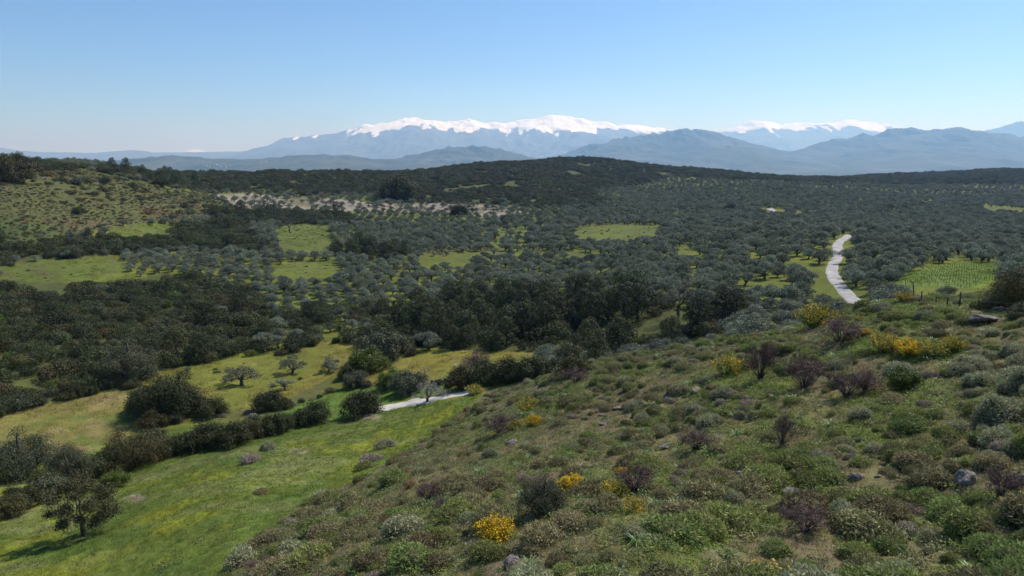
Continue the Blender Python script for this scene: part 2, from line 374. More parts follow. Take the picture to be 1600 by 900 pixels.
blend(zone == 9, (.17, .18, .06), sstep(.55, .7, fbm(gx * .1 + 5, gy * .3, 59, 3)) * .6)
blend(zone == 10, (.115, .145, .03), sstep(.48, .62, nB) * (.3 + .55 * sstep(780, 1250, gu)))
blend(zone == 10, (.17, .125, .085), sstep(.6, .72, nC) * .5)
blend(zone == 6, (.105, .14, .03), sstep(.52, .64, nB) * .7); blend(zone == 6, (.25, .18, .085), sstep(.5, .64, fbm(gx * .3, gy * .3, 67, 4)) * .6)
blend(zone == 6, (.12, .14, .03), sstep(.5, .6, nA) * .7)
blend(zone == 5, (.125, .15, .028), sstep(.52, .68, nA) * .6)
blend(zone == 5, (.19, .16, .05), sstep(.55, .7, nB) * .5)
blend(zone == 2, (.105, .078, .04), sstep(.5, .66, nA) * .6); blend(zone == 2, (.07, .095, .03), sstep(.5, .65, nD) * .8); blend(zone == 2, (.2, .13, .03), sstep(.68, .76, nB) * .4)
blend(zone == 0, (.15, .165, .022), sstep(.5, .65, nA) * .6); blend(zone == 0, (.09, .085, .04), sstep(.55, .7, nD) * .6)
blend(zone == 3, (.14, .13, .07), sstep(.45, .6, nA) * .85)
blend(zone == 4, (.13, .155, .024), sstep(.5, .65, nA) * .6); blend(zone == 4, (.10, .10, .04), sstep(.5, .68, nB) * .7)
blend(zone == 8, (.16, .2, .02), sstep(1520, 1480, gu) * 0 + inpoly(gu, gv, [(1500,460),(1560,430),(1572,426),(1560,452),(1530,460)]) * .9)
far = sstep(1500, 3500, rad); gcol = gcol * (1 - far[..., None]) + np.array((.075, .085, .05)) * (fbm(gx * .002, gy * .002, 61, 5)[..., None] * 1.2 + .4) * far[..., None]
# pale trodden earth
for (u, v, ru, rv) in [(470,706,20,4),(210,778,14,7),(572,651,26,4),(1488,471,16,4),(325,641,10,3)]:
    q = ((gu - u) / ru) ** 2 + ((gv - v) / rv) ** 2 + (nC - .5) * 3.5
    blend((gw < 130) & (gw > 30), (.30, .24, .17), sstep(1.1, .5, q) * .8)
m_ground = ground_mat()
def sheet(name, fm):
    """faces fm of the ground grid as one object of the setting"""
    i, j = np.nonzero(fm); j2 = (j + 1) % NT
    q = np.stack([i * NT + j, (i + 1) * NT + j, (i + 1) * NT + j2, i * NT + j2], 1)[:, ::-1]
    used, inv = np.unique(q, return_inverse=True); q = inv.reshape(q.shape)
    V = np.stack([gx.ravel()[used], gy.ravel()[used], gz.ravel()[used]], 1)
    mb = MB(); mb.add(V, q); me = mb.mesh(name, m_ground, True)
    a = me.attributes.new('gcol', 'FLOAT_COLOR', 'POINT'); a.data.foreach_set('color', np.concatenate([gcol.reshape(-1, 3)[used], np.ones((len(used), 1))], 1).astype(np.float32).ravel())
    o = link(name, me, kind='structure'); return o
fz = zone[:-1]
names = {9: 'meadow', 10: 'hillside', 6: 'dry_field', 5: 'fallow_field', 4: 'grass_field', 8: 'vineyard_ground', 3: 'bare_soil_terrace', 2: 'grassy_hill'}
rest = np.ones(fz.shape, bool)
for k, nme in names.items():
    m = fz == k; rest &= ~m; sheet(nme, m)
sheet('ground', rest)
# closing disc under the camera
mb = MB(); mb.add(np.concatenate([np.stack([gx[0], gy[0], gz[0]], 1), [[0, 0, gz[0].mean()]]]), np.array([[k, (k + 1) % NT, NT] for k in range(NT)])[:, ::-1])
_me = mb.mesh('ground_below', m_ground, True); _a = _me.attributes.new('gcol', 'FLOAT_COLOR', 'POINT'); _a.data.foreach_set('color', np.tile(np.array([.1, .1, .04, 1], np.float32), NT + 1)); link('ground_below', _me, kind='structure')

# ------------------------------------------------------------------ roads
m_road = rough_mat('pale_concrete', (.26, .25, .235), (.42, .40, .38), .5, .3, .9, (.34, .325, .31), 9)
m_lane = rough_mat('pale_gravel', (.38, .36, .32), (.54, .51, .46), .7, .3, .9, (.46, .43, .385), 9)
def road(name, XY, width, mat, lift=.09):
    X, Y = XY; dx = np.gradient(X); dy = np.gradient(Y); l = np.hypot(dx, dy); nx, ny = dy / l, -dx / l
    ww = width * (1 + (fbm(np.arange(len(X)) * .3, X * 0, 71, 2) - .5) * .25)
    s = np.linspace(-.5, .5, 9); V = []
    for k, t in enumerate(s):
        px = X + nx * t * ww; py = Y + ny * t * ww; z = ground_z(px, py) + lift - (.25 if k in (0, 8) else 0)
        V.append(np.stack([px, py, z], 1))
    V = np.stack(V, 1); n = len(X)
    f = [[i * 9 + k, i * 9 + k + 1, (i + 1) * 9 + k + 1, (i + 1) * 9 + k] for i in range(n - 1) for k in range(8)]
    mb = MB(); mb.add(V.reshape(-1, 3), f); link(name, mb.mesh(name, mat, True), kind='structure')
road('road', road_xy, 2.7, m_road); road('lane', lane_xy, 3.6, m_lane, .12); road('far_road', far_xy, 4.0, m_road, .5)

# ------------------------------------------------------------------ far ridges and the snowy range
def ridge(name, pts, D, depth, mat, base=-160, jag=4.0, snow=None, seed=1, cols=420, rows=60, crest=0):
    """a mountain range: crest line as seen on the photograph, standing D metres away, with spurs running down to its foot"""
    P = np.array(pts, float); us = np.linspace(P[0, 0], P[-1, 0], cols); vs = np.interp(us, P[:, 0], P[:, 1])
    a, e = ray(us, vs); H = e * D
    t = np.concatenate([np.linspace(0, 1, rows), 1 + np.linspace(0, 1, rows // 3)[1:] * .5])
    tt, aa = np.meshgrid(t, a, indexing='ij'); Hh = np.broadcast_to(H, tt.shape)
    y = D - depth + tt * depth; x = aa * (D * .75 + y * .25)
    s = depth
    rn = 1 - np.abs(2 * fbm(x / s * 3.1, y / s * 1.6, seed, 5, .55) - 1)          # ridged
    rn2 = fbm(x / s * 9, y / s * 5, seed + 9, 5, .6)
    up = np.where(tt <= 1, tt, 2 - tt * 1.0)
    up = np.clip(up, 0, 1)
    prof = up ** .9 * (1 - (1 - up) * (1.1 * rn - .35)) + (rn2 - .5) * .22 * up * (1 - up) * 4 * .6
    edge = np.ones(cols); 
    z = base + (Hh - base) * np.clip(prof, 0, 1.0) + (fbm(x / 260, y / 260, seed + 21, 4, .6) - .5) * jag * 2 * up
    if crest:
        q_ = D / 22000
        m2 = 1 - np.abs(2 * fbm(x / (1100 * q_) + y / (3300 * q_), y / (2000 * q_) - x / (4500 * q_), seed + 70, 5, .55) - 1)
        z = z + crest * (m2 - .72) * np.clip((z - base) / max(H.max() - base, 1) * 1.1, 0, 1) ** 1.4
    V = np.stack([x, y, z + CZ], -1).reshape(-1, 3); R_ = len(t)
    i, j = np.meshgrid(np.arange(R_ - 1), np.arange(cols - 1), indexing='ij'); i = i.ravel(); j = j.ravel()
    f = np.stack([i * cols + j, i * cols + j + 1, (i + 1) * cols + j + 1, (i + 1) * cols + j], 1)
    mb = MB(); mb.add(V, f); me = mb.mesh(name, mat, True)
    if snow:
        sn = .5 + (z - snow) / 380 + (fbm(x / 700, y / 1500, seed + 5, 5, .66) - .5) * 2.1 + (fbm(x / 160, y / 1400, seed + 8, 3) - .5) * .9 + (rn - .5) * .4
        at = me.attributes.new('snow', 'FLOAT', 'POINT'); at.data.foreach_set('value', sn.astype(np.float32).ravel())
    return link(name, me, kind='structure')
m_far = mountain_mat('mountain_scree', (.10, .105, .085), (.17, .165, .145), True)
m_mid = mountain_mat('mountain_scrub', (.055, .07, .04), (.12, .12, .085))
ridge('mountain_range', [(-300,228),(-120,230),(0,232),(60,238),(150,239),(210,235),(240,238),(300,238),(380,237),(420,231),(440,217),(480,214),(520,208),(560,199),(580,194),(605,191),(640,186),(662,185),(690,190),(706,192),(722,189),(745,186),(765,190),(790,192),(812,189),(840,187),(862,182),(890,184),(920,190),(950,194),(985,197),(1040,202),(1075,206),(1110,214),(1160,228),(1200,236)],
      22500, 7500, m_far, jag=24, snow=930, seed=3, cols=900, rows=150, crest=250)
ridge('mountain_massif', [(1030,240),(1080,212),(1100,206),(1130,206),(1150,199),(1170,192),(1185,188),(1205,193),(1220,197),(1240,194),(1260,191),(1290,190),(1320,187),(1345,189),(1365,192),(1390,195),(1415,204),(1450,214),(1500,226),(1560,238)],
      25000, 7500, m_far, jag=24, snow=1040, seed=14, cols=600, rows=120, crest=260)
ridge('distant_peak', [(270,243),(285,238),(296,234),(303,233),(312,234),(322,237),(340,243)], 44000, 6000, m_far, base=-100, jag=12, snow=330, seed=27, cols=90, rows=30)
ridge('blue_ridge', [(1380,242),(1430,228),(1480,216),(1540,206),(1580,195),(1620,189),(1720,182),(1900,190),(2100,196)], 18000, 6000, m_mid, jag=16, seed=33, cols=400, crest=220)
ridge('scrub_ridge', [(760,262),(820,250),(880,241),(920,226),(960,218),(1000,213),(1035,209),(1062,206),(1090,207),(1115,212),(1150,221),(1200,232),(1260,243),(1320,256)], 12000, 5000, m_mid, jag=14, seed=41, cols=560, rows=90, crest=260)
ridge('long_ridge', [(1160,262),(1210,246),(1260,233),(1300,221),(1340,214),(1380,208),(1420,204),(1440,206),(1470,207),(1495,204),(1525,205),(1560,211),(1600,218),(1700,228),(1900,226),(2200,230)], 11000, 4700, m_mid, jag=14, seed=52, cols=600, rows=90, crest=220)
ridge('low_ridge', [(430,262),(480,256),(560,252),(620,248),(660,240),(700,232),(722,230),(750,231),(790,236),(830,246),(880,256),(930,262)], 9500, 3000, m_mid, jag=10, seed=63, cols=460, rows=70, crest=130)
ridge('plain_hills', [(-400,250),(-200,247),(0,250),(80,249),(160,252),(240,246),(270,245),(330,249),(400,250),(450,246),(500,243),(560,245),(620,252),(700,256),(800,258)], 7500, 2200, m_mid, base=-150, jag=8, seed=74, cols=460, rows=60, crest=60)

# ------------------------------------------------------------------ plant materials
M = {}
M['bark'] = rough_mat('bark', (.05, .043, .036), (.13, .115, .095), 6, .6)
M['olive'] = leaf_mat('olive_leaves', (.078, .094, .056), (.265, .29, .2), .12, .6, .36, .018)
M['dark'] = leaf_mat('evergreen_leaves', (.034, .042, .014), (.075, .088, .026), .08, .6, .4)
M['bronze'] = leaf_mat('bronze_leaves', (.06, .054, .017), (.115, .10, .032), .08, .6, .3)
M['greyg'] = leaf_mat('greygreen_leaves', (.06, .068, .034), (.13, .14, .078), .1, .6, .25)
M['greyd'] = leaf_mat('dull_green_leaves', (.045, .053, .026), (.095, .105, .055), .1, .6, .2)
M['fresh'] = leaf_mat('fresh_leaves', (.06, .09, .016), (.13, .17, .03), .3, .5, .25)
M['cush'] = leaf_mat('cushion_twigs', (.15, .138, .056), (.31, .285, .14), .2, .8, .3)
M['cushg'] = leaf_mat('cushion_green', (0.1235, 0.1595, 0.0416), (0.273, 0.319, 0.096), .25, .8, .28)
M['cushm'] = leaf_mat('cushion_mauve', (0.2185, 0.175, 0.1365), (0.414, 0.35, 0.2795), .15, .8, .25)
M['silver'] = leaf_mat('silver_leaves', (0.2, 0.2125, 0.1063), (0.4, 0.4062, 0.2375), .2, .7, .2, .012)
M['dead'] = leaf_mat('dead_twigs', (.09, .058, .05), (.19, .125, .115), .05, .8, .2, .01)
M['rust'] = leaf_mat('rusty_twigs', (.14, .065, .03), (.26, .13, .06), .1, .8, .2)
M['yellow'] = leaf_mat('gorse_flowers', (.62, .36, .008), (.82, .55, .014), .25, .6, .1, .004)
M['gold'] = leaf_mat('small_yellow_flowers', (.36, .22, .01), (.55, .4, .03), .25, .6, .1, .004)
M['white'] = leaf_mat('pale_blossom', (.3, .3, .25), (.55, .54, .5), .2, .6, .15, .004)
M['grassA'] = leaf_mat('grass_blades', (.105, .155, .022), (.215, .27, .05), .3, .6, .25)
M['grassY'] = leaf_mat('yellowing_grass', (.15, .155, .02), (.25, .24, .04), .3, .6, .2)
M['straw'] = leaf_mat('dry_grass', (0.2125, 0.175, 0.09375), (0.375, 0.325, 0.1875), .2, .7, .2)
M['herb'] = leaf_mat('herb_leaves', (0.0975, 0.1485, 0.0224), (0.208, 0.2835, 0.049), .3, .5, .25)
M['herbd'] = leaf_mat('dark_herb_leaves', (0.07975, 0.1087, 0.036), (0.174, 0.2102, 0.0825), .25, .5, .25)
M['strap'] = leaf_mat('strap_leaves', (0.117, 0.195, 0.065), (0.221, 0.312, 0.117), .25, .45, .2)
M['twigcore'] = rough_mat('twig_core', (.05, .042, .02), (.10, .085, .045), 9, .5)
M['rock'] = rough_mat('limestone', (.07, .066, .062), (.26, .245, .225), 5, 1.0, .9, (.15, .14, .13), 10)
M['rockb'] = rough_mat('ochre_rock', (.13, .095, .07), (.36, .28, .22), 5, .9, .9, (.22, .17, .13), 10)

# ------------------------------------------------------------------ plant prototypes: lists of (part name, MB, material)
def olive(seed, leafn=3600, w=1.0, leaf=.22, wild=False):
    g = np.random.default_rng(seed); tr = MB(); cr = MB()
    lean = g.normal(size=2) * .22; hgt = .7 + g.random() * .4
    fork = np.array([lean[0], lean[1], hgt])
    tube(tr, [(0, 0, -.3), (lean[0] * .2, lean[1] * .2, .05), (lean[0] * .55 + .05, lean[1] * .5, hgt * .55), fork], [.36, .28, .21, .19], 0, 8)
    lob = []; k = g.integers(10, 14); ax = 1 + g.normal() * .14
    for i in range(k):
        an = 2 * pi * i / k * 2.4 + g.random() * .7; rr = (0.3 + 1.45 * (i / k) ** .6) * w * (.75 + .5 * g.random())
        c = np.array([rr * cos(an) * ax + lean[0], rr * sin(an) / ax + lean[1], 2.35 - .38 * rr + g.normal() * .3])
        s = .55 + .38 * g.random(); lob.append((*c, s * 1.08, s * 1.08, s * .85))
        if i % 2 == 0 or rr > 1.1:
            mid = (fork + c) * .5 + g.normal(size=3) * .12; tube(tr, [fork - (0, 0, .1), mid, c - (0, 0, .1)], [.13, .08, .03], 0, 5)
    lob.append((lean[0], lean[1], 2.6, .8, .8, .65))
    if wild: lob = [(a * 1.1, b * 1.1, c + g.normal() * .25, d * .98, e * .98, f) for a, b, c, d, e, f in lob[::2]] + [(lean[0], lean[1], 1.9, .9, .9, .7), (lean[0] - 1.7, lean[1] + .3, 1.5, .6, .6, .55)]
    C, D = lobes_points(g, lob, leafn, -.6, (.5, 1.14))
    nn = D * .8 + g.normal(size=C.shape) * .75; tt = D * .5 + g.normal(size=C.shape) * .6 + (0, 0, .25)
    leaves(cr, C, nn, leaf * g.uniform(.7, 1.3, len(C)), leaf * .42 * g.uniform(.7, 1.3, len(C)), g, 0, None, tt)
    return [('trunk', tr, 'bark'), ('crown', cr, 'olive')]
def bush(seed, mat, w=1.6, h=1.7, leafn=2600, leaf=.13, nl=11, trunk=True, round_=.9, shell=(.7, 1.1), lobe=1.0):
    """dense evergreen shrub: rounded masses of leaves down to the ground"""
    g = np.random.default_rng(seed); tr = MB(); cr = MB(); lob = []
    for i in range(nl):
        an = i * 2.4 + g.random(); rr = w * .72 * math.sqrt((i + .3) / nl) * (.85 + .3 * g.random()); top = h * (1 - .62 * (rr / w) ** 2) * (.8 + .3 * g.random())
        s = w * (.30 + .14 * g.random()) * (lobe if lobe == 1 else lobe * g.uniform(.7, 1.35)); top *= 1 if lobe == 1 else g.uniform(.82, 1.22); zc = max(top - s * .8, s * .45)
        lob.append((rr * cos(an), rr * sin(an), zc, s, s, s * .85))
        if zc > s * 1.3 and (lobe == 1 or i % 3): lob.append((rr * cos(an) * 1.05, rr * sin(an) * 1.05, zc * .45, s * .95, s * .95, zc * .55))
        if i % 3 == 0: tube(tr, [(0, 0, -.2), (rr * .4 * cos(an), rr * .4 * sin(an), zc * .5), (rr * cos(an), rr * sin(an), zc)], [.09 * w, .06 * w, .02 * w], 0, 5)
    C, D = lobes_points(g, lob, leafn, -.6, shell); C[:, 2] = np.maximum(C[:, 2], .03)
    leaves(cr, C, D * .9 + g.normal(size=C.shape) * .6, leaf * g.uniform(.6, 1.4, len(C)), leaf * .62 * g.uniform(.7, 1.3, len(C)), g, 0)
    return [('trunk', tr, 'bark'), ('crown', cr, mat)]
def tall(seed, mat='dark', h=5.6, w=2.6, leafn=5200, leaf=.19):
    g = np.random.default_rng(seed); tr = MB(); cr = MB(); lob = []
    tube(tr, [(0, 0, -.3), (.05, 0, h * .3), (.1, .1, h * .75)], [.3, .2, .06], 0, 7)
    for i in range(17):
        f = (i + .5) / 17; z = h * (.07 + .85 * f); rm = w * (math.sin(pi * min(1, .3 + .66 * f)) ** .7) * .78
        an = i * 2.4 + g.random() * .8; rr = rm * (.55 + .5 * g.random()); s = w * (.26 + .14 * g.random())
        lob.append((rr * cos(an), rr * sin(an), z, s, s, s * .9))
        if i % 3 == 0: tube(tr, [(0.05, 0, z * .6), (rr * cos(an) * .6, rr * sin(an) * .6, z * .9), (rr * cos(an), rr * sin(an), z)], [.1, .06, .02], 0, 5)
    C, D = lobes_points(g, lob, leafn, -.7, (.68, 1.1))
    leaves(cr, C, D * .9 + g.normal(size=C.shape) * .6, leaf * g.uniform(.6, 1.4, len(C)), leaf * .6 * g.uniform(.7, 1.3, len(C)), g, 0)
    return [('trunk', tr, 'bark'), ('crown', cr, mat)]
def dome(mb, r, h, mat=0, n=9, lump=None):
    V = [(0, 0, h)]; F = []
    for a in (.35, .7, 1.0, 1.3):
        for k in range(n):
            t = 2 * pi * k / n; V.append((r * sin(a) * cos(t), r * sin(a) * sin(t), h * cos(a) if a < 1.25 else -.12))
    for k in range(n): F.append([0, 1 + k, 1 + (k + 1) % n, 1 + (k + 1) % n])
    tri = np.array(F)[:, :3]; mb.add(V, tri, mat)
    Q = [[1 + i * n + k, 1 + (i + 1) * n + k, 1 + (i + 1) * n + (k + 1) % n, 1 + i * n + (k + 1) % n] for i in range(3) for k in range(n)]
    mb.f.append(np.array(Q) + mb.n - len(V)); mb.m.append(np.full(len(Q), mat, int)); 
def cushion(seed, mat, r=.5, h=.42, n=2500, flower=None):
    """low hemispherical thorny shrub, its twigs pointing outwards"""
    g = np.random.default_rng(seed); core = MB(); cr = MB(); lob = [(0, 0, 0, r, r, h)]
    for i in range(g.integers(2, 5)):
        an = g.random() * 6.28; q = r * (.45 + .3 * g.random()); s = r * (.5 + .25 * g.random()); lob.append((q * cos(an), q * sin(an), h * .1, s, s, h * (.65 + .3 * g.random())))
    for l in lob:
        c = MB(); dome(c, l[3] * .8, l[5] * .8); v = c.v[0] + np.array([l[0], l[1], l[2]])
        core.v.append(v); core.r.append(c.r[0])
        for f in c.f: core.f.append(f + core.n); core.m.append(np.zeros(len(f), int))
        core.n += len(v)
    C, D = lobes_points(g, lob, n, -.05, (.8, 1.08))
    k = C[:, 2] > -.02; C, D = C[k], D[k]
    tt = D * 1.0 + g.normal(size=C.shape) * .45 + (0, 0, .25); nn = g.normal(size=C.shape) + D * .3
    leaves(cr, C, nn, .085 * g.uniform(.6, 1.6, len(C)) * (r / .5) ** .5, .02 * g.uniform(.6, 1.4, len(C)) * (r / .5) ** .5, g, 0, None, tt)
    out = [('core', core, 'twigcore'), ('twigs', cr, mat)]
    if flower:
        fl = MB(); C2, D2 = lobes_points(g, lob, 150, .3, (1.02, 1.14)); leaves(fl, C2, D2 + g.normal(size=C2.shape) * .4, .055, .05, g); out.append(('flowers', fl, flower))
    return out
def gorse(seed, w=.65, h=.75, full=1.0):
    g = np.random.default_rng(seed); st = MB(); fo = MB(); fl = MB()
    n = int(150); R = []
    for i in range(n):
        an = g.random() * 6.28; t = math.sqrt(g.random()); tip = np.array([w * t * cos(an), w * t * sin(an), h * (1 - .45 * t * t) * g.uniform(.75, 1.08)])
        b = tip * np.array([.25, .25, 0]); mid = (b + tip) * .5 + g.normal(size=3) * .03 + (0, 0, .05)
        if i < 40: tube(st, [b - (0, 0, .05), mid, tip], [.012, .009, .004], 0, 3)
        m = 9; s = g.random(m); P = b + (tip - b) * s[:, None] + g.normal(size=(m, 3)) * .035
        leaves(fo, P, g.normal(size=(m, 3)), .11, .035, g, 0, None, np.tile(tip - b, (m, 1)) + g.normal(size=(m, 3)) * .3)
        if g.random() < full:
            m = 16 if full > .9 else 10; s = g.uniform(.45, 1.05, m); P = b + (tip - b) * s[:, None] + g.normal(size=(m, 3)) * .03
            leaves(fl, P, g.normal(size=(m, 3)) + (0, 0, .4), .05, .04, g, 0)
    return [('stems', st, 'bark'), ('foliage', fo, 'cushg'), ('blossom', fl, 'yellow')]
def twiggy(seed, mat='dead', w=.7, h=.9, n=1500):
    """leafless shrub, a haze of thin forking twigs"""
    g = np.random.default_rng(seed); st = MB(); tw = MB()
    for i in range(24):
        an = g.random() * 6.28; t = g.random() ** .5; tip = np.array([w * t * cos(an), w * t * sin(an), h * (1 - .35 * t * t) * g.uniform(.8, 1.05)]); mid = tip * np.array([.45, .45, .5]) + g.normal(size=3) * .05
        tube(st, [(0, 0, -.1), mid * .5, mid, tip * .93], [.022, .016, .011, .004], 0, 4)
        m = n // 24; s = g.uniform(.3, 1, m)[:, None]; P = mid * (1 - s) + tip * s + g.normal(size=(m, 3)) * .1 * w
        D = unit(tip + g.normal(size=(m, 3)) * .4); leaves(tw, P + D * .08, g.normal(size=(m, 3)), .24 * g.uniform(.6, 1.4, m), .013, g, 0, None, D)
    return [('stems', st, 'bark'), ('twigs', tw, mat)]
def rosette(seed, mat='strap', n=26, L=.42, W=.035, up=.75):
    """clump of long strap leaves arching outwards"""
    g = np.random.default_rng(seed); mb = MB(); V = []; F = []; R = []
    for i in range(n):
        an = g.random() * 6.28; d = np.array([cos(an), sin(an), 0]); s = np.array([-sin(an), cos(an), 0]); l = L * g.uniform(.6, 1.2); e = up * g.uniform(.6, 1.2); b = d * .03 * g.random(); r = g.random(); k0 = len(V)
        for q, (a, z, w) in enumerate([(0, 0, .8), (.3, .45 * e, 1), (.65, .72 * e, .8), (1.0, .62 * e, .06)]):
            p = b + d * a * l + np.array([0, 0, z * l]); V += [p - s * W * w * .5, p + s * W * w * .5]; R += [r, r]
        for q in range(3): F.append([k0 + 2 * q, k0 + 2 * q + 1, k0 + 2 * q + 3, k0 + 2 * q + 2])
    mb.add(V, F, 0, R); return [('leaves', mb, mat)]
def tuft(seed, mat, n=40, rad=.28, L=.2, W=.012):
    g = np.random.default_rng(seed); mb = MB()
    P = g.normal(size=(n, 3)) * rad * .55; P[:, 2] = 0; l = L * g.uniform(.5, 1.3, n); D = unit(g.normal(size=(n, 3)) * .45 + (0, 0, 1)); 
    side = unit(np.cross(D, g.normal(size=(n, 3)))); tip = P + D * l[:, None] + g.normal(size=(n, 3)) * .03
    V = np.stack([P - side * W - (0, 0, .02), P + side * W - (0, 0, .02), tip], 1).reshape(-1, 3)
    mb.add(V, np.arange(3 * n).reshape(n, 3), 0, np.repeat(g.random(n), 3)); return [('blades', mb, mat)]
def herb(seed, mat, n=70, rad=.3, h=.16, leaf=.07):
    g = np.random.default_rng(seed); mb = MB()
    P = g.normal(size=(n, 3)) * rad * .5; q = np.hypot(P[:, 0], P[:, 1]) / rad; P[:, 2] = np.clip(h * (1 - q * q * .6), .02, None) * g.uniform(.2, 1.1, n)
    leaves(mb, P, g.normal(size=(n, 3)) * .55 + (0, 0, .8), leaf * g.uniform(.6, 1.5, n), leaf * .5 * g.uniform(.6, 1.4, n), g); return [('leaves', mb, mat)]
def stone(seed, mat='rock', r=.3, flat=.6, sub=3):
    import bmesh
    bm = bmesh.new(); bmesh.ops.create_icosphere(bm, subdivisions=sub, radius=1.0)
    V = np.array([v.co[:] for v in bm.verts]); F = np.array([[v.index for v in f.verts] for f in bm.faces]); bm.free()
    g = np.random.default_rng(seed)
    for _ in range(9):                                             # cleave flat faces off it
        d = unit(g.normal(size=3)); lim = g.uniform(.45, .85); s = V @ d; V = V - np.outer(np.maximum(s - lim, 0), d)
    V = V * (1 + (fbm(V[:, 0] * 2.5 + V[:, 2] * 1.7, V[:, 1] * 2.5 - V[:, 2] * 1.3, seed, 5, .65)[:, None] - .5) * .75)
    V = V * np.array([1.2, .85, flat]) * r; mb = MB(); mb.add(V, F); return [('rock', mb, mat)]
# --- store
PROTO = {}; PCOL = {}
def proto_joined(kind, parts_list):
    """one joined mesh per variant, kept out of the scene: seeds of the uncountable growth"""
    c = bpy.data.collections.new('seed_' + kind)
    for i, parts in enumerate(parts_list):
        j = MB(); mats = []
        for name, mb, mat in parts:
            if not mb.v: continue
            mats.append(M[mat]); k = len(mats) - 1
            j.v += mb.v; j.r += mb.r; j.f += [f + j.n for f in mb.f]; j.m += [np.full(len(f), k, int) for f in mb.f]; j.n += mb.n
        o = bpy.data.objects.new('%s_%02d' % (kind, i), j.mesh('%s_%02d' % (kind, i), mats)); c.objects.link(o)
    PCOL[kind] = c
def reg(kind, parts_list, joined=True, single=True):
    if single: PROTO[kind] = [[(n, mb.mesh(n, M[mat]), mat) for n, mb, mat in parts if mb.v] for parts in parts_list]
    if joined: proto_joined(kind, parts_list)
reg('olive', [olive(100 + i) for i in range(8)])
reg('wild', [olive(150 + i, 2600, 1.0, .2, True) for i in range(4)], False)
reg('bush_dark', [bush(200 + i, 'dark') for i in range(5)])
reg('bush_bronze', [bush(220 + i, 'bronze', 1.6, 1.4) for i in range(4)])
reg('bush_grey', [bush(240 + i, 'greyg', 1.4, 1.5) for i in range(4)])
reg('bush_fresh', [bush(260 + i, 'fresh', 1.4, 1.5) for i in range(2)])
reg('big_dark', [bush(205 + i, 'dark', 1.6, 1.6, 11000, .088, 24, True, .9, (.3, 1.15), .7) for i in range(3)], False); reg('big_bronze', [bush(225 + i, 'bronze', 1.6, 1.5, 11000, .088, 24, True, .9, (.3, 1.15), .7) for i in range(2)], False); reg('big_grey', [bush(245 + i, 'greyg', 1.4, 1.5, 11000, .088, 24, True, .9, (.3, 1.15), .7) for i in range(2)], False); reg('big_fresh', [bush(265 + i, 'fresh', 1.4, 1.4, 11000, .088, 24, True, .9, (.3, 1.15), .7) for i in range(2)], False)
reg('huge_dark', [bush(208 + i, 'dark', 1.6, 1.55, 26000, .048, 34, True, .9, (.3, 1.15), .62) for i in range(2)], False); reg('huge_grey', [bush(248 + i, 'greyd', 1.4, 1.5, 26000, .045, 34, True, .9, (.3, 1.15), .62) for i in range(2)], False); reg('huge_bronze', [bush(228, 'bronze', 1.6, 1.5, 26000, .048, 34, True, .9, (.3, 1.15), .62)], False)
reg('tall', [tall(280 + i) for i in range(5)])
reg('low', [bush(300 + i, m, .8, .55, 500, .12, 6) for i, m in enumerate(['dark', 'bronze', 'cush', 'greyg', 'cushm', 'rust'])], True, False)
CK = ['cush', 'cushg', 'cushm', 'silver']
for k, m in enumerate(CK):
    reg('cushion_' + m, [cushion(320 + 10 * k + i, m, .5, .40 if m != 'silver' else .5) for i in range(4)])
reg('cushion_gold', [cushion(380 + i, 'cushg', .5, .42, 800, 'gold') for i in range(3)])
reg('grass', [tuft(400 + i, m, 46, .34, l, .011) for i, (m, l) in enumerate([('grassA', .16), ('grassA', .22), ('grassY', .18), ('straw', .2), ('grassA', .13), ('grassY', .13)])], True, False)
reg('herb', [herb(420 + i, m, 80, .32, h) for i, (m, h) in enumerate([('herb', .16), ('herb', .22), ('herbd', .2), ('herbd', .26), ('cushg', .16), ('cush', .14)])], True, False)
reg('rosette', [rosette(440 + i) for i in range(4)])
reg('gorse', [gorse(460 + i, .65, .7) for i in range(3)] + [gorse(465 + i, .75, .7, .45) for i in range(2)], False)
reg('twiggy', [twiggy(480 + i) for i in range(4)], False)
reg('rusty', [twiggy(490 + i, 'rust', .45, .45, 300) for i in range(2)], False)
reg('stone', [stone(500 + i, 'rock', .3) for i in range(5)], True)
reg('stoneb', [stone(510 + i, 'rockb', .3) for i in range(3)], True)

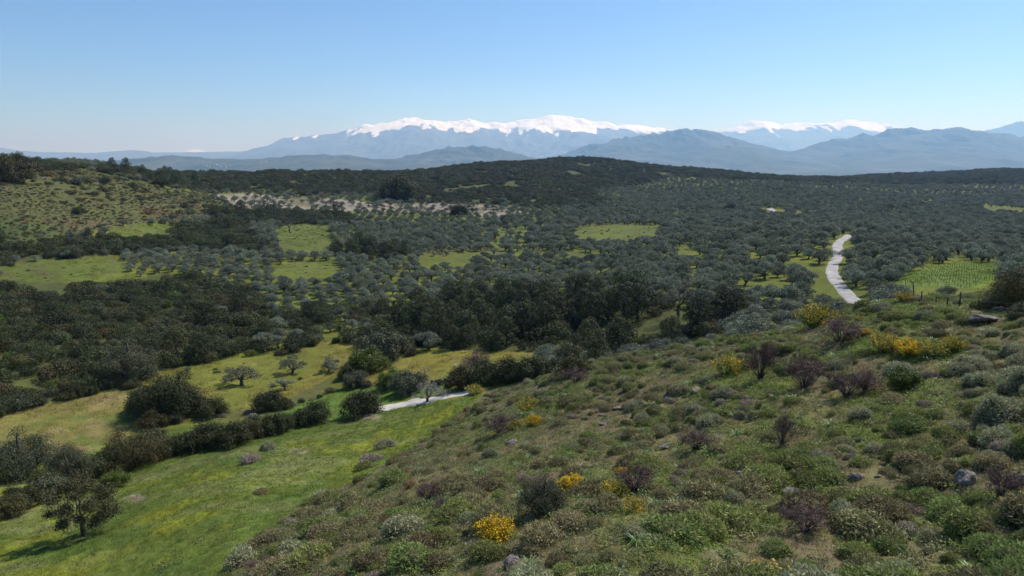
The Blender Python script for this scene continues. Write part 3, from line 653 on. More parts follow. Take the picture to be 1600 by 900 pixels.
# ------------------------------------------------------------------ planting
RNG = np.random.default_rng(7)
def scatter(name, kind, x, y, s, idx=None, label=None, cat=None, sink=.03, sz=None, rot=None):
    """growth too plentiful to count: points that carry copies of the seeds"""
    n = len(x); me = bpy.data.meshes.new(name); me.vertices.add(n); z = ground_z(x, y) - sink * s
    me.vertices.foreach_set('co', np.stack([x, y, z], 1).astype(np.float32).ravel())
    nk = len(PCOL[kind].objects); idx = RNG.integers(0, nk, n) if idx is None else idx
    a = me.attributes.new('idx', 'INT', 'POINT'); a.data.foreach_set('value', np.asarray(idx, np.int32))
    r = np.zeros((n, 3)); r[:, 2] = RNG.random(n) * 6.28; r[:, :2] = RNG.normal(size=(n, 2)) * .06
    a = me.attributes.new('rot', 'FLOAT_VECTOR', 'POINT'); a.data.foreach_set('vector', r.astype(np.float32).ravel())
    sv = np.stack([s * RNG.uniform(.9, 1.12, n), s * RNG.uniform(.9, 1.12, n), s * (RNG.uniform(.85, 1.15, n) if sz is None else sz)], 1)
    a = me.attributes.new('scl', 'FLOAT_VECTOR', 'POINT'); a.data.foreach_set('vector', sv.astype(np.float32).ravel())
    o = link(name, me, label=label, cat=cat, kind='stuff')
    ng = bpy.data.node_groups.new(name, 'GeometryNodeTree'); ng.is_modifier = True
    ng.interface.new_socket('Geometry', in_out='INPUT', socket_type='NodeSocketGeometry'); ng.interface.new_socket('Geometry', in_out='OUTPUT', socket_type='NodeSocketGeometry')
    nd = ng.nodes; gi = nd.new('NodeGroupInput'); go = nd.new('NodeGroupOutput'); ip = nd.new('GeometryNodeInstanceOnPoints'); ci = nd.new('GeometryNodeCollectionInfo')
    ci.inputs['Collection'].default_value = PCOL[kind]; ci.inputs['Separate Children'].default_value = True; ci.inputs['Reset Children'].default_value = True
    def na(t, nm):
        q = nd.new('GeometryNodeInputNamedAttribute'); q.data_type = t; q.inputs['Name'].default_value = nm; return q.outputs['Attribute']
    L = ng.links.new
    L(gi.outputs[0], ip.inputs['Points']); L(ci.outputs[0], ip.inputs['Instance']); ip.inputs['Pick Instance'].default_value = True
    L(na('INT', 'idx'), ip.inputs['Instance Index']); L(na('FLOAT_VECTOR', 'rot'), ip.inputs['Rotation']); L(na('FLOAT_VECTOR', 'scl'), ip.inputs['Scale'])
    L(ip.outputs[0], go.inputs[0])
    md = o.modifiers.new('scatter', 'NODES'); md.node_group = ng
    return o
def plant(name, kind, x, y, s, label, cat, group=None, var=None, rz=None, sz=None, z=None, tilt=0.0, sink=.03):
    """one countable plant or stone: an Empty at its foot with its parts, or a single mesh"""
    parts = PROTO[kind][int(RNG.integers(len(PROTO[kind]))) if var is None else var % len(PROTO[kind])]
    z = float(ground_z(x, y)[0]) - sink * s if z is None else z; rz = RNG.random() * 6.28 if rz is None else rz
    if len(parts) == 1: o = bpy.data.objects.new(name, parts[0][1]); COL.objects.link(o)
    else:
        o = bpy.data.objects.new(name, None); COL.objects.link(o); o.empty_display_size = .2
        for pn, me, mat in parts:
            c = bpy.data.objects.new(pn, me); COL.objects.link(c); c.parent = o
            if pn == 'flowers': c['kind'] = 'stuff'
    o.location = (x, y, z); o.rotation_euler = (tilt * RNG.normal(), tilt * RNG.normal(), rz); o.scale = (s, s, s if sz is None else sz)
    tag(o, label, cat, group); return o
def lattice(x0, x1, y0, y1, sx, sy, ang, jit):
    """planting points in rows"""
    c, s_ = cos(ang), sin(ang); cx, cy = (x0 + x1) / 2, (y0 + y1) / 2; R = math.hypot(x1 - x0, y1 - y0) / 2
    a = np.arange(-R, R, sx); b = np.arange(-R, R, sy); A, B = np.meshgrid(a, b); A = A.ravel(); B = B.ravel()
    A = A + RNG.normal(size=A.shape) * jit; B = B + RNG.normal(size=A.shape) * jit
    x = cx + A * c - B * s_; y = cy + A * s_ + B * c
    k = (x > x0) & (x < x1) & (y > y0) & (y < y1) & (np.abs(np.arctan2(x, y)) < radians(43))
    return x[k], y[k]
def scrubmask(u, v, w):
    m = np.zeros(u.shape, bool)
    for p in SCRUB: m |= inpoly(u, v, p)
    m |= inpoly(u, v, THICK) & (fbm(u * .03, v * .06, 77, 3) > .41)
    return (m & (w > 90)) | (inpoly(u, v, BELT) & (w > 78) & (w < 200)) | (inpoly(u, v, HEDGE2) & (w > 150))
# what of the land can be seen from the camera's place (used only to decide which plants become individuals)
_e = (gz[:, :760] - CZ) / np.maximum(rad[:, :760], .1); _emax = np.maximum.accumulate(_e, axis=0)
def seen(x, y, top):
    t = np.arctan2(x, y); r = np.hypot(x, y); j = np.clip(((t - th_f[0]) / (th_f[1] - th_f[0])).astype(int), 0, 759); i = np.clip(np.searchsorted(RR, r) - 2, 0, NR - 1)
    u, v, w = project(x, y, ground_z(x, y) + top * .6)
    return (((ground_z(x, y) + top - CZ) / r) > _emax[i, j]) & (u > 0) & (u < 1600) & (v > 0) & (v < 900)
def openkeep(x, y, z, h, tops=True):
    """False where a crown of height h would cover ground that the photograph shows open"""
    u0, v0, w = project(x, y, z); u1, v1, _ = project(x, y, z + h * .62); u2, v2, _ = project(x, y, z + h * .95)
    k = np.ones(x.shape, bool)
    for p in OPEN:
        k &= ~((inpoly(u0, v0, p) | inpoly(u1, v1, p) | (tops & inpoly(u2, v2 + 2, p))) & (w > 45))
    return k

# ---- olive groves
ox, oy = [], []
for (x0, x1, y0, y1, sp, ang, jit) in [(-400, 400, 80, 330, 3.55, .35, .36), (-700, 800, 330, 620, 4.1, .1, .5), (-900, 1100, 620, 1150, 4.9, -.2, 1.3)]:
    a, b = lattice(x0, x1, y0, y1, sp, sp * 1.05, ang, jit); ox.append(a); oy.append(b)
ox = np.concatenate(ox); oy = np.concatenate(oy); oz = ground_z(ox, oy); os_ = RNG.gamma(28, .0262, len(ox)).clip(.5, 1.0) * np.where(oy < 135, 1.1, 1)
ou, ov, ow = project(ox, oy, oz)
scr = scrubmask(ou, ov, ow)
bare = inpoly(ou, ov, BARE); lefth = inpoly(ou, ov, LEFTH) & (ow > 150) & (ow < 420)
keep = ~scr & ~lefth & openkeep(ox, oy, oz, 3.2 * os_) & (dist_line(ox, oy, road_xy) > 2.2) & (dist_line(ox, oy, lane_xy) > 6) & (dist_line(ox, oy, far_xy) > 6)
for i in range(0, len(road_xy[0]), 3):         # nothing between the camera and the road
    ru, rv, rw = project(road_xy[0][i], road_xy[1][i], float(ground_z(road_xy[0][i], road_xy[1][i])[0])); hp = FPX / ow
    keep &= ~((ow < rw) & (np.abs(ou - ru) < 1.5 * hp) & (rv < ov) & (rv > ov - 2.9 * hp))
ox = ox + np.where(bare, RNG.normal(size=len(ox)) * 1.5, 0); oy = oy + np.where(bare, RNG.normal(size=len(ox)) * 1.5, 0)
gap = fbm(ox * .02, oy * .02, 91, 3); keep &= RNG.random(len(ox)) < np.where(bare, .38, np.where(gap > .6, .72, .965))
I2 = inpoly(ou, ov, GREENI2) | inpoly(ou, ov, GREENI); keep &= ~(I2 & (RNG.random(len(ox)) < .7))
C2 = inpoly(ou, ov, [(420,520),(520,500),(620,500),(650,560),(560,570),(430,560)]); keep &= ~(C2 & (RNG.random(len(ox)) < .25))
keep &= ~((ow < 84) | ((ow < 112) & (ou < 700) & (ov > 560)))
ox, oy, oz, os_, ou, ov, ow, bare = [q[keep] for q in (ox, oy, oz, os_, ou, ov, ow, bare)]
def sizeword(s, a, b): return 'small ' if s < a else ('large ' if s > b else '')
def part_of(t, words):
    return words[int(min(max(t, 0), .999) * len(words))]
def grove_label(u, v):
    """which grove, and where in it, told by what stands nearby"""
    if u > 1310 and v > 375: g, a, b = 'in the grove between winding road and vineyard', (u - 1310) / 290, (450 - v) / 75
    elif u > 1310: g, a, b = 'in the wide grove beyond the road bend', (u - 1310) / 290, (375 - v) / 40
    elif v > 470: g, a, b = ('on grassy ground above the fallow field', (u - 250) / 450, (570 - v) / 100) if u < 700 else ('beside the dark evergreen belt below the road', (u - 700) / 600, (540 - v) / 70)
    elif u > 900: g, a, b = 'in the grove left of the winding road', (u - 900) / 400, (470 - v) / 90
    elif u > 520: g, a, b = 'in the rows behind the dark evergreen belt', (u - 520) / 380, (470 - v) / 80
    else: g, a, b = 'in the dense grove between two green fields', (u - 200) / 320, (470 - v) / 80
    w = part_of(b, ['front', 'middle', 'back']) + ' ' + part_of(a, ['left', 'centre-left', 'centre-right', 'right'])
    return 'grey-green olive tree ' + g + ', ' + w + ' of it', 'olives ' + g + ', ' + w
vis = seen(ox, oy, 3.1 * os_); order = np.argsort(ow + 1e6 * ~vis); pick = order[:282]; rest_ = order[282:]
for k in pick:
    lb, gp = grove_label(ou[k], ov[k]); sw = sizeword(os_[k], np.quantile(os_, .33), np.quantile(os_, .66)); lb, gp = sw + lb, sw + gp; plant('olive_tree', 'olive', ox[k], oy[k], os_[k], lb, 'olive tree', gp)
scatter('olive_groves', 'olive', ox[rest_], oy[rest_], os_[rest_], label='wide grey-green olive groves filling the valley', cat='olive groves')

# ---- evergreen scrub and woods
def bushes(x0, x1, y0, y1, sp):
    x, y = lattice(x0, x1, y0, y1, sp, sp, .6, sp * .33); return x, y
bx, by, bs, bk = [], [], [], []
for (x0, x1, y0, y1, sp, s0, s1) in [(-260, 260, 78, 240, 2.5, .75, 1.5), (-500, 500, 240, 520, 3.0, .8, 1.5), (-900, 1100, 520, 1350, 4.6, 1.1, 2.0)]:
    x, y = bushes(x0, x1, y0, y1, sp); z = ground_z(x, y); u, v, w = project(x, y, z)
    dens = fbm(x * .05, y * .05, 95, 3); s = RNG.uniform(s0, s1, len(x)) * np.where(RNG.random(len(x)) < .12, 1.35, 1)
    k = scrubmask(u, v, w) & (dens > .30) & openkeep(x, y, z, 1.7 * s, False) & (dist_line(x, y, road_xy) > 4)
    top = inpoly(u, v, [(-400, 250), (2300, 235), (2300, 300), (1100, 300), (560, 330), (-400, 300)])
    kind = np.where(RNG.random(len(x)) < np.where(top, .42, .12), 1, 0); kind = np.where(RNG.random(len(x)) < np.where(top, .2, .13), 2, kind); kind = np.where(RNG.random(len(x)) < .03, 3, kind)
    thick = inpoly(u, v, THICK)
    tl = (RNG.random(len(x)) < np.where(inpoly(u, v, BELT), .55, np.where(inpoly(u, v, HEDGE2), .6, np.where(thick, .16, .06)))) & (w < 420); kind = np.where(tl, 4, kind)
    k &= ~(tl & (RNG.random(len(x)) < .62))
    bx.append(x[k]); by.append(y[k]); bs.append(s[k]); bk.append(kind[k])
bx, by, bs, bk = map(np.concatenate, (bx, by, bs, bk)); bs = np.where(bk == 4, np.clip(bs * .8, .6, 1.15), bs)
bz = ground_z(bx, by); bu, bv, bw = project(bx, by, bz)
BN = ['bush_dark', 'bush_bronze', 'bush_grey', 'bush_fresh', 'tall']
def bush_label(u, v, kd):
    look = ['dark green evergreen shrub', 'bronze-green rounded shrub', 'grey-green leafy shrub', 'fresh green leafy shrub', 'tall dark evergreen tree'][kd]
    if u > 560: where, a, b = 'in the dark belt beyond the long fallow field', (u - 640) / 500, (555 - v) / 85
    elif u < 210: where, a, b = 'in the thicket above the dry brown field', u / 210, (650 - v) / 200
    else: where, a, b = 'in the thicket above the fallow field', (u - 210) / 210, (600 - v) / 150
    w = part_of(b, ['front', 'middle', 'back']) + ' ' + part_of(a, ['left', 'centre-left', 'centre-right', 'right'])
    return look + ' ' + where + ', ' + w, look + ' growth ' + where + ', ' + w
nm = ['evergreen_shrub', 'bronze_shrub', 'greygreen_shrub', 'leafy_shrub', 'evergreen_tree']; ct = ['shrub', 'shrub', 'shrub', 'shrub', 'tree']
bvis = seen(bx, by, np.where(bk == 4, 6.0, 1.7) * bs); score = bw / np.where(bk == 4, 3.0, 1.0) / bs + 1e6 * ~bvis
order = np.argsort(score); pick = order[:270]; rest_ = order[270:]
for k in pick:
    lb, gp = bush_label(bu[k], bv[k], bk[k]); qs_ = bs[bk == bk[k]]; sw = sizeword(bs[k], np.quantile(qs_, .33), np.quantile(qs_, .66)); lb, gp = sw + lb, sw + gp; plant(nm[bk[k]], BN[bk[k]], bx[k], by[k], bs[k], lb, ct[bk[k]], gp)
for q, (n_, lb) in enumerate([('evergreen_scrub', 'dark evergreen scrub covering the hills'), ('bronze_scrub', 'bronze-green scrub along the hilltops'), ('greygreen_scrub', 'grey-green scrub among the dark evergreens'), ('leafy_scrub', 'fresh green bushes among the dark scrub'), ('evergreen_wood', 'tall dark evergreens standing in the scrub')]):
    r_ = rest_[bk[rest_] == q]
    if len(r_): scatter(n_, BN[q], bx[r_], by[r_], bs[r_], label=lb, cat='scrub')
# low growth of the left hill
x, y = lattice(-330, -60, 150, 420, 1.25, 1.25, .2, .5); u, v, w = project(x, y, ground_z(x, y)); dn = fbm(x * .06, y * .06, 99, 3)
k = inpoly(u, v, LEFTH) & (w > 150) & (w < 420) & (RNG.random(len(x)) < np.clip((dn - .2) * 2.6, .15, 1)); x, y = x[k], y[k]
scatter('low_hill_scrub', 'low', x, y, RNG.gamma(4, .16, len(x)).clip(.25, 1.9), RNG.choice(6, len(x), p=[.14, .16, .32, .30, .06, .02]), 'low brown and green scrub on the grassy hill', 'scrub')

x, y = lattice(-330, -60, 150, 420, 3.6, 3.6, .9, 1.4); u, v, w = project(x, y, ground_z(x, y)); dn = fbm(x * .03, y * .03, 98, 4)
k = inpoly(u, v, LEFTH) & (w > 150) & (w < 420) & (RNG.random(len(x)) < np.clip((dn - .38) * 2.6, .02, 1)); x, y = x[k], y[k]
scatter('hill_bushes', 'low', x, y, RNG.gamma(3, .55, len(x)).clip(.6, 3.4), RNG.choice(6, len(x), p=[.3, .3, .14, .18, .05, .03]), 'dark rounded bushes strewn over the grassy hill', 'scrub')
# grass and weeds of the fields
x, y = lattice(-170, 130, 60, 300, .95, .95, .3, .4); z = ground_z(x, y); u, v, w = project(x, y, z); n5 = fbm(x * .15, y * .15, 121, 3)
fm = np.zeros(len(x), bool); dry = np.zeros(len(x), bool)
for q in (FIELDC, FIELDD, DRYF, STRIPE, GREENF, GREENG, GREENG2, GREENG3, VINE): fm |= inpoly(u, v, q)
for q in (FIELDC, FIELDD, DRYF): dry |= inpoly(u, v, q)
k = fm & (w > 55) & (RNG.random(len(x)) < np.clip(.25 + (n5 - .4) * 2, .1, .9)); x, y, dry = x[k], y[k], dry[k]
scatter('field_grass', 'grass', x, y, RNG.gamma(4, .4, len(x)).clip(.6, 3.2), np.where(dry, RNG.choice([2, 2, 3, 5, 0], len(x)), RNG.choice([0, 1, 2, 4, 4], len(x))), 'uneven grass and weeds growing in the valley fields', 'grass', sz=RNG.uniform(.5, 1.3, len(x)))
# ---- the near hillside
GO = [(775,843,64,0,'brightest yellow gorse bush low in the middle of the slope'),(893,770,48,1,'yellow gorse bush growing out of the big dark shrub'),(826,642,38,3,'yellow gorse bush below the lane, uppermost of three'),
 (834,664,28,2,'small bright gorse bush under the uppermost one'),(808,670,26,4,'half-flowering gorse bush beside a purple bare shrub'),(741,616,28,3,'small orange-yellow gorse bush near the dark roadside shrubs'),
 (1140,584,54,4,'wide half-flowering gorse bush left of a purple bare shrub'),(958,775,44,4,'half-flowering dark gorse right of the big dark shrub'),(990,800,40,3,'gorse bush dotted yellow below a purple bare shrub'),
 (972,742,22,0,'small gorse tip above a purple bare shrub'),(1385,548,52,3,'left bush of the long yellow gorse thicket on the upper slope'),(1420,556,46,1,'middle bush of the long yellow gorse thicket'),(1455,556,46,3,'right bush of the long yellow gorse thicket'),
 (1490,545,36,4,'faint yellow gorse at the thicket end under the fence'),(1343,502,18,3,'tiny gorse bush on the crest near the road end'),(1352,524,20,0,'small orange gorse beside the crest bare shrub'),(1412,470,26,4,'olive-yellow bush at the first fence posts'),(1275,508,60,4,'broad brownish gorse on the crest above the bare shrubs')]
DE = [(1188,592,48,1.5,'tall purple-grey bare shrub right of the wide gorse'),(1256,606,62,1.1,'large purple bare shrub in the middle of the upper slope'),(1322,620,52,1,'purple-brown bare shrub, left of a touching pair'),(1352,612,46,1,'grey-purple bare shrub, right of a touching pair'),
 (1312,534,64,.7,'low dark purple bare shrub on the crest below the road'),(782,678,50,.8,'purple bare shrub beside the three upper gorse bushes'),(990,768,56,1,'purple bare shrub between two half-flowering gorse bushes'),(1086,702,48,.8,'reddish-brown bare shrub right of the fallen white slab'),
 (1222,696,34,1.8,'thin dark bare sapling in the middle of the slope'),(1258,830,64,.9,'brown bare shrub low on the slope'),(1562,778,52,1.2,'reddish bare shrub between two dark boulders'),(670,785,36,1.2,'blackened bare shrub on the sparse slope'),(690,800,28,1,'small blackened twig bush below another'),
 (400,900,46,.6,'mauve bare shrub at the bottom by the meadow edge'),(900,598,40,.8,'brown bare shrub on the crest beside the tall dark roadside tree'),(745,590,50,1.0,'thin leafless thicket beside the white-topped post')]
RO = [(1512,756,46,'rock',.9,'dark grey boulder left of the reddish bare shrub'),(1592,756,44,'rock',.9,'dark grey boulder at the photograph edge'),(1336,748,30,'rock',.8,'rough dark rock in the lower middle of the slope'),(1172,750,36,'rock',.6,'low dark rock beside a pale twig bush'),(1536,502,46,'rock',.5,'pale flat boulder below the wire fence'),
 (801,694,22,'rock',.6,'pale-topped rock on the bare slope under the bare shrub'),(858,718,14,'rock',1,'small upright stone in the middle of the sparse slope'),(608,754,13,'rockb',1,'ochre stone near the meadow edge'),(967,640,24,'rockb',.3,'pale flat stone slab on the upper slope'),(941,650,12,'rock',.5,'small pale stone left of the flat slab'),
 (942,664,16,'rock',.4,'dark flat stone under the small pale stone'),(1042,698,22,'rock',.25,'thin white slab beside the reddish-brown bare shrub'),(1088,612,20,'rockb',.8,'ochre stone below the wide gorse'),(1236,768,26,'rock',.4,'grey stone right of the low dark rock'),(1504,795,16,'rock',.7,'small grey stone below the dark boulder'),(1530,792,16,'rockb',.6,'pinkish stone right of the small grey stone'),
 (505,852,12,'rock',.6,'small white stone low on the sparse slope'),(746,812,14,'rock',.5,'mauve-grey stone left of the brightest gorse'),(1125,852,12,'rock',.6,'white stone on bare soil at the bottom'),(1372,745,12,'rockb',.7,'rounded pink stone right of the rough dark rock'),(800,880,30,'rock',.8,'dark rock hidden among cushions at the bottom'),(1150,748,20,'rock',.7,'dark rock touching the low dark rock'),(1562,486,24,'rock',.8,'pale rock face under the dark bush at the right edge')]
SPOT = [(u, v, w) for u, v, w, *_ in GO + DE + RO if w > 11] + [(848, 800, 100), (1412, 606, 66)]
def clear_of_spots(x, y):
    """leave room in front of the shrubs and rocks that stand out on the slope"""
    u, v, w = project(x, y, ground_z(x, y)); k = np.ones(len(x), bool)
    for a, b, c in SPOT: k &= ~((np.abs(u - a) < .5 * c + 4) & (v > b - .3 * c) & (v < b + 20))
    return k
DRYSLOPE = [(520,880),(560,770),(700,668),(900,630),(980,690),(880,760),(720,850)]
def hillmask(x, y, z):
    u, v, w = project(x, y, z); return inpoly(u, v, HILL) & (w < 90) & (y > 3)
x, y = lattice(-32, 60, 8, 92, .78, .78, .3, .3); z = ground_z(x, y); u, v, w = project(x, y, z)
n1 = fbm(x * .16, y * .16, 111, 3); n2 = fbm(x * .4, y * .4, 113, 3)
dens = np.clip(.46 + (n1 - .5) * 2.2 + (v > 780) * .4, .12, .95) * np.where(inpoly(u, v, DRYSLOPE), .42, 1) * np.where((u > 1050) & (v > 540) & (v < 780), 1.15, 1) + np.where((u > 950) & (v < 660), .2, 0)
k = hillmask(x, y, z) & (RNG.random(len(x)) < dens) & clear_of_spots(x, y); x, y, u, v, w, n2 = [q[k] for q in (x, y, u, v, w, n2)]
cs = RNG.gamma(2.8, .24, len(x)).clip(.22, 1.35)
cs = cs * (1 + .3 * sstep(640, 820, v)); rk = RNG.random(len(x)); kd = np.where(rk < np.where(u > 1100, .34, .56), 0, np.where(rk < .82, 1, np.where(rk < .91, 2, 3)))
sil = inpoly(u, v, [(1480, 520), (1620, 520), (1620, 720), (1540, 720), (1440, 640)]) & (RNG.random(len(x)) < .6); kd = np.where(sil, 3, kd); cs = np.where(sil, cs * 1.15, cs); cs = np.where(kd == 2, np.minimum(cs, .72), cs)
gold = (v > 850) & (u > 1100) & (RNG.random(len(x)) < .3)
CL = ['olive-brown thorny cushion shrub', 'green-tinged cushion shrub', 'mauve-grey dry cushion shrub', 'silvery woolly-leaved shrub']
def hwhere(u, v):
    if v > 780: p = 'low on the slope by the meadow edge' if u < 560 else ('left of the brightest yellow gorse' if u < 740 else ('right of the brightest yellow gorse' if u < 940 else ('among bare soil at the bottom' if u < 1200 else ('among yellow flowers at the bottom' if u < 1420 else 'in the bottom right corner'))))
    elif v > 640: p = 'on the sparse slope beside the meadow' if u < 720 else ('beside the big dark shrub' if u < 950 else ('near the fallen white slab' if u < 1150 else ('left of the dark boulders' if u < 1400 else 'above the dark boulders')))
    else: p = 'on the crest beside the lane' if u < 950 else ('on the crest below the far valley' if u < 1150 else ('between the purple bare shrubs' if u < 1380 else ('below the wire fence' if v < 540 else 'among the silvery shrubs of the upper slope')))
    return p + part_of((900 - v) % 140 / 140, [', nearer row', ', farther row'])
hv = seen(x, y, .5 * cs); size = cs / w - 10 * ~hv; order = np.argsort(-size); pick = order[:270]; rest_ = order[270:]
cn = ['cushion_shrub', 'green_cushion_shrub', 'dry_cushion_shrub', 'silver_shrub']
for k in pick:
    wh = hwhere(u[k], v[k]); sw = sizeword(cs[k], .6, .95)
    if gold[k]: plant('flowering_cushion_shrub', 'cushion_gold', x[k], y[k], cs[k], sw + 'cushion shrub dotted with yellow flowers ' + wh, 'shrub', sw + 'yellow-flowered cushions ' + wh, sink=.05)
    else: plant(cn[kd[k]], 'cushion_' + CK[kd[k]], x[k], y[k], cs[k], sw + CL[kd[k]] + ' ' + wh, 'shrub', sw + CL[kd[k]] + 's ' + wh, tilt=.08, sink=.05)
for q in range(4):
    r_ = rest_[kd[rest_] == q]; scatter(['cushion_scrub', 'green_cushion_scrub', 'dry_cushion_scrub', 'silver_scrub'][q], 'cushion_' + CK[q], x[r_], y[r_], cs[r_], None, CL[q].replace('shrub', 'scrub') + ' spread thickly over the near slope', 'scrub')
# herbs and grass of the hillside
x, y = lattice(-32, 62, 7, 92, .36, .36, .8, .13); z = ground_z(x, y); n1 = fbm(x * .22, y * .22, 43, 4); n3 = fbm(x * .5, y * .5, 47, 3)
k = hillmask(x, y, z) & (RNG.random(len(x)) < np.clip(.6 + (n1 - .5) * 2.4 - sstep(.6, .72, n3) * .35, .14, .9)) & (RNG.random(len(x)) < np.clip(46 / y, .4, 1)); x, y, n1 = x[k], y[k], n1[k]
hu, hv_, _ = project(x, y, ground_z(x, y)); wet = np.clip((n1 - .42) * 4, .06, 1) * (.45 + .7 * sstep(780, 1250, hu)); pr = RNG.random(len(x)); idx = np.where(pr < wet * .6, RNG.integers(0, 2, len(x)), np.where(pr < .62, RNG.integers(2, 4, len(x)), RNG.choice([4, 5, 5], len(x))))
scatter('herb_carpet', 'herb', x, y, RNG.uniform(.5, 1.3, len(x)), idx, 'leafy green herbs carpeting the near slope', 'herbs')
x, y = lattice(-32, 62, 7, 92, .42, .42, .1, .16); z = ground_z(x, y); n1 = fbm(x * .22, y * .22, 43, 4)
k = hillmask(x, y, z) & (RNG.random(len(x)) < np.clip(46 / y, .35, 1) * .75); x, y, n1 = x[k], y[k], n1[k]
pr = RNG.random(len(x)); idx = np.where(pr < np.clip((n1 - .4) * 3, .1, .8), RNG.choice([0, 1, 4], len(x)), RNG.choice([2, 3, 3, 3], len(x)))
scatter('slope_grass', 'grass', x, y, RNG.uniform(.5, 1.2, len(x)), idx, 'dry and green grass tufts over the near slope', 'grass')
x, y = lattice(-32, 60, 7, 70, .8, .8, .5, .3); k = hillmask(x, y, ground_z(x, y)) & (RNG.random(len(x)) < .32); x, y = x[k], y[k]
scatter('loose_stones', 'stone', x, y, RNG.gamma(1.7, .07, len(x)).clip(.04, .5), None, 'small loose limestone stones strewn over the slope', 'stones', .1)
# meadow grass
x, y = lattice(-75, 10, 22, 98, .48, .48, .4, .18); z = ground_z(x, y); u, v, w = project(x, y, z)
k = inpoly(u, v, MEADOW) & (RNG.random(len(x)) < .85); x, y = x[k], y[k]
n1 = fbm(x * .22, y * .22, 43, 4); n4 = fbm(x * .1 + 5, y * .3, 59, 3); pr = RNG.random(len(x))
idx = np.where(pr < sstep(.5, .68, n1) * .7, RNG.choice([2, 5], len(x)), np.where(pr < sstep(.55, .7, n4) * .4 + .02, 3, RNG.choice([0, 1, 4, 4], len(x))))
scatter('meadow_grass', 'grass', x, y, RNG.uniform(.6, 1.25, len(x)), idx, 'short bright green meadow grass with yellow-green streaks', 'grass')

x, y = lattice(-75, 10, 22, 98, 1.7, 1.7, .9, .7); z = ground_z(x, y); u, v, w = project(x, y, z); n6 = fbm(x * .12, y * .12, 141, 3)
k = inpoly(u, v, MEADOW) & (RNG.random(len(x)) < np.clip((n6 - .42) * 3, .05, .8)); x, y = x[k], y[k]
scatter('meadow_weeds', 'herb', x, y, RNG.gamma(3, .3, len(x)).clip(.4, 2.2), RNG.choice([1, 2, 3, 3, 4], len(x)), 'darker leafy weeds dotted over the meadow', 'weeds')
x, y = lattice(-170, 130, 80, 330, 4.2, 4.2, .5, 1.6); z = ground_z(x, y); u, v, w = project(x, y, z); k = np.zeros(len(x), bool)
for q in (GREENF, GREENG, GREENG2, GREENG3, GREENH, GREENI, FIELDC): k |= inpoly(u, v, q)
k &= (w > 90) & (RNG.random(len(x)) < .3); x, y = x[k], y[k]
scatter('field_weeds', 'low', x, y, RNG.uniform(.3, .9, len(x)), RNG.choice([0, 2, 3], len(x)), 'small dark weedy tufts scattered in the green fields', 'weeds')

# ------------------------------------------------------------------ single plants, stones and built things, each where the photograph shows it
def put(name, kind, u, v, wpx, width, label, cat, group=None, dmin=8, hz=None, **k):
    """stand a plant wpx photo pixels wide on the ground seen at pixel (u, v); width: the prototype's width in metres"""
    x, y, z = hit(u, v, dmin); _, _, w = project(x, y, z); s = wpx * float(w) / FPX / width
    return plant(name, kind, x, y, s, label, cat, group, sz=None if hz is None else s * hz, **k)
for u, v, w, vr, lb in GO: put('gorse_bush', 'gorse', u, v, w * 1.15, 1.35, lb, 'gorse', 'yellow gorse bushes', var=vr)
for u, v, w, h, lb in DE: put('bare_shrub', 'twiggy', u, v, w * 1.2, 1.5, lb, 'shrub', 'purple leafless shrubs', hz=h)
for u, v, w, lb in [(640,762,24,'rust-red twig bush near the blackened shrubs'),(602,815,20,'small orange twig bush left of the brightest gorse'),(632,742,22,'orange-red twig bush on the slope above the ochre stone'),(560,885,24,'rusty twig bush at the bottom left of the slope')]:
    put('rusty_shrub', 'rusty', u, v, w, .95, lb, 'shrub', 'rust-coloured twig bushes')
for u, v, w, wd, kd, h, lb, nm_ in [
 (848,800,100,2.9,'huge_grey',.9,'big dark grey-green shrub left of a gorse bush','dark_shrub'),(1412,606,66,2.9,'big_fresh',1.0,'dense dark green bush below the yellow gorse thicket','green_bush'),
 (600,700,36,1.1,'cushion_silver',1.0,'round silver-grey shrub alone in the meadow','silver_shrub'),(582,722,38,1.1,'cushion_cushm',.8,'greyish cushion below the round shrub in the meadow','dry_cushion_shrub'),(567,734,32,1.1,'cushion_cushg',.8,'dark lower cushion at the end of the meadow clump','green_cushion_shrub'),
 (420,702,28,1.1,'cushion_silver',.8,'pale grassy hummock beside the bare earth patch','silver_shrub'),(394,722,32,1.1,'cushion_cushm',.7,'long pale hummock in the upper meadow','dry_cushion_shrub'),(405,772,22,1.1,'cushion_cush',.9,'small brown tussock in the middle of the meadow','cushion_shrub'),
 (1500,585,44,1.1,'cushion_silver',1,'silvery rounded shrub right of the dark green bush','silver_shrub'),(1535,600,46,1.1,'cushion_silver',1,'large silvery shrub by the photograph edge, left one','silver_shrub'),(1585,610,50,1.1,'cushion_silver',1,'large silvery shrub at the very edge of the upper slope','silver_shrub'),(1545,660,54,1.1,'cushion_silver',1,'broad silvery shrub in the silver patch','silver_shrub'),(1590,705,50,1.1,'cushion_silver',1,'silvery shrub above the boulder at the edge','silver_shrub'),(1345,650,36,1.1,'cushion_silver',1,'small grey-green shrub in the middle of the upper slope','silver_shrub')]:
    put(nm_, kd, u, v, w, wd, lb, 'shrub', hz=None)
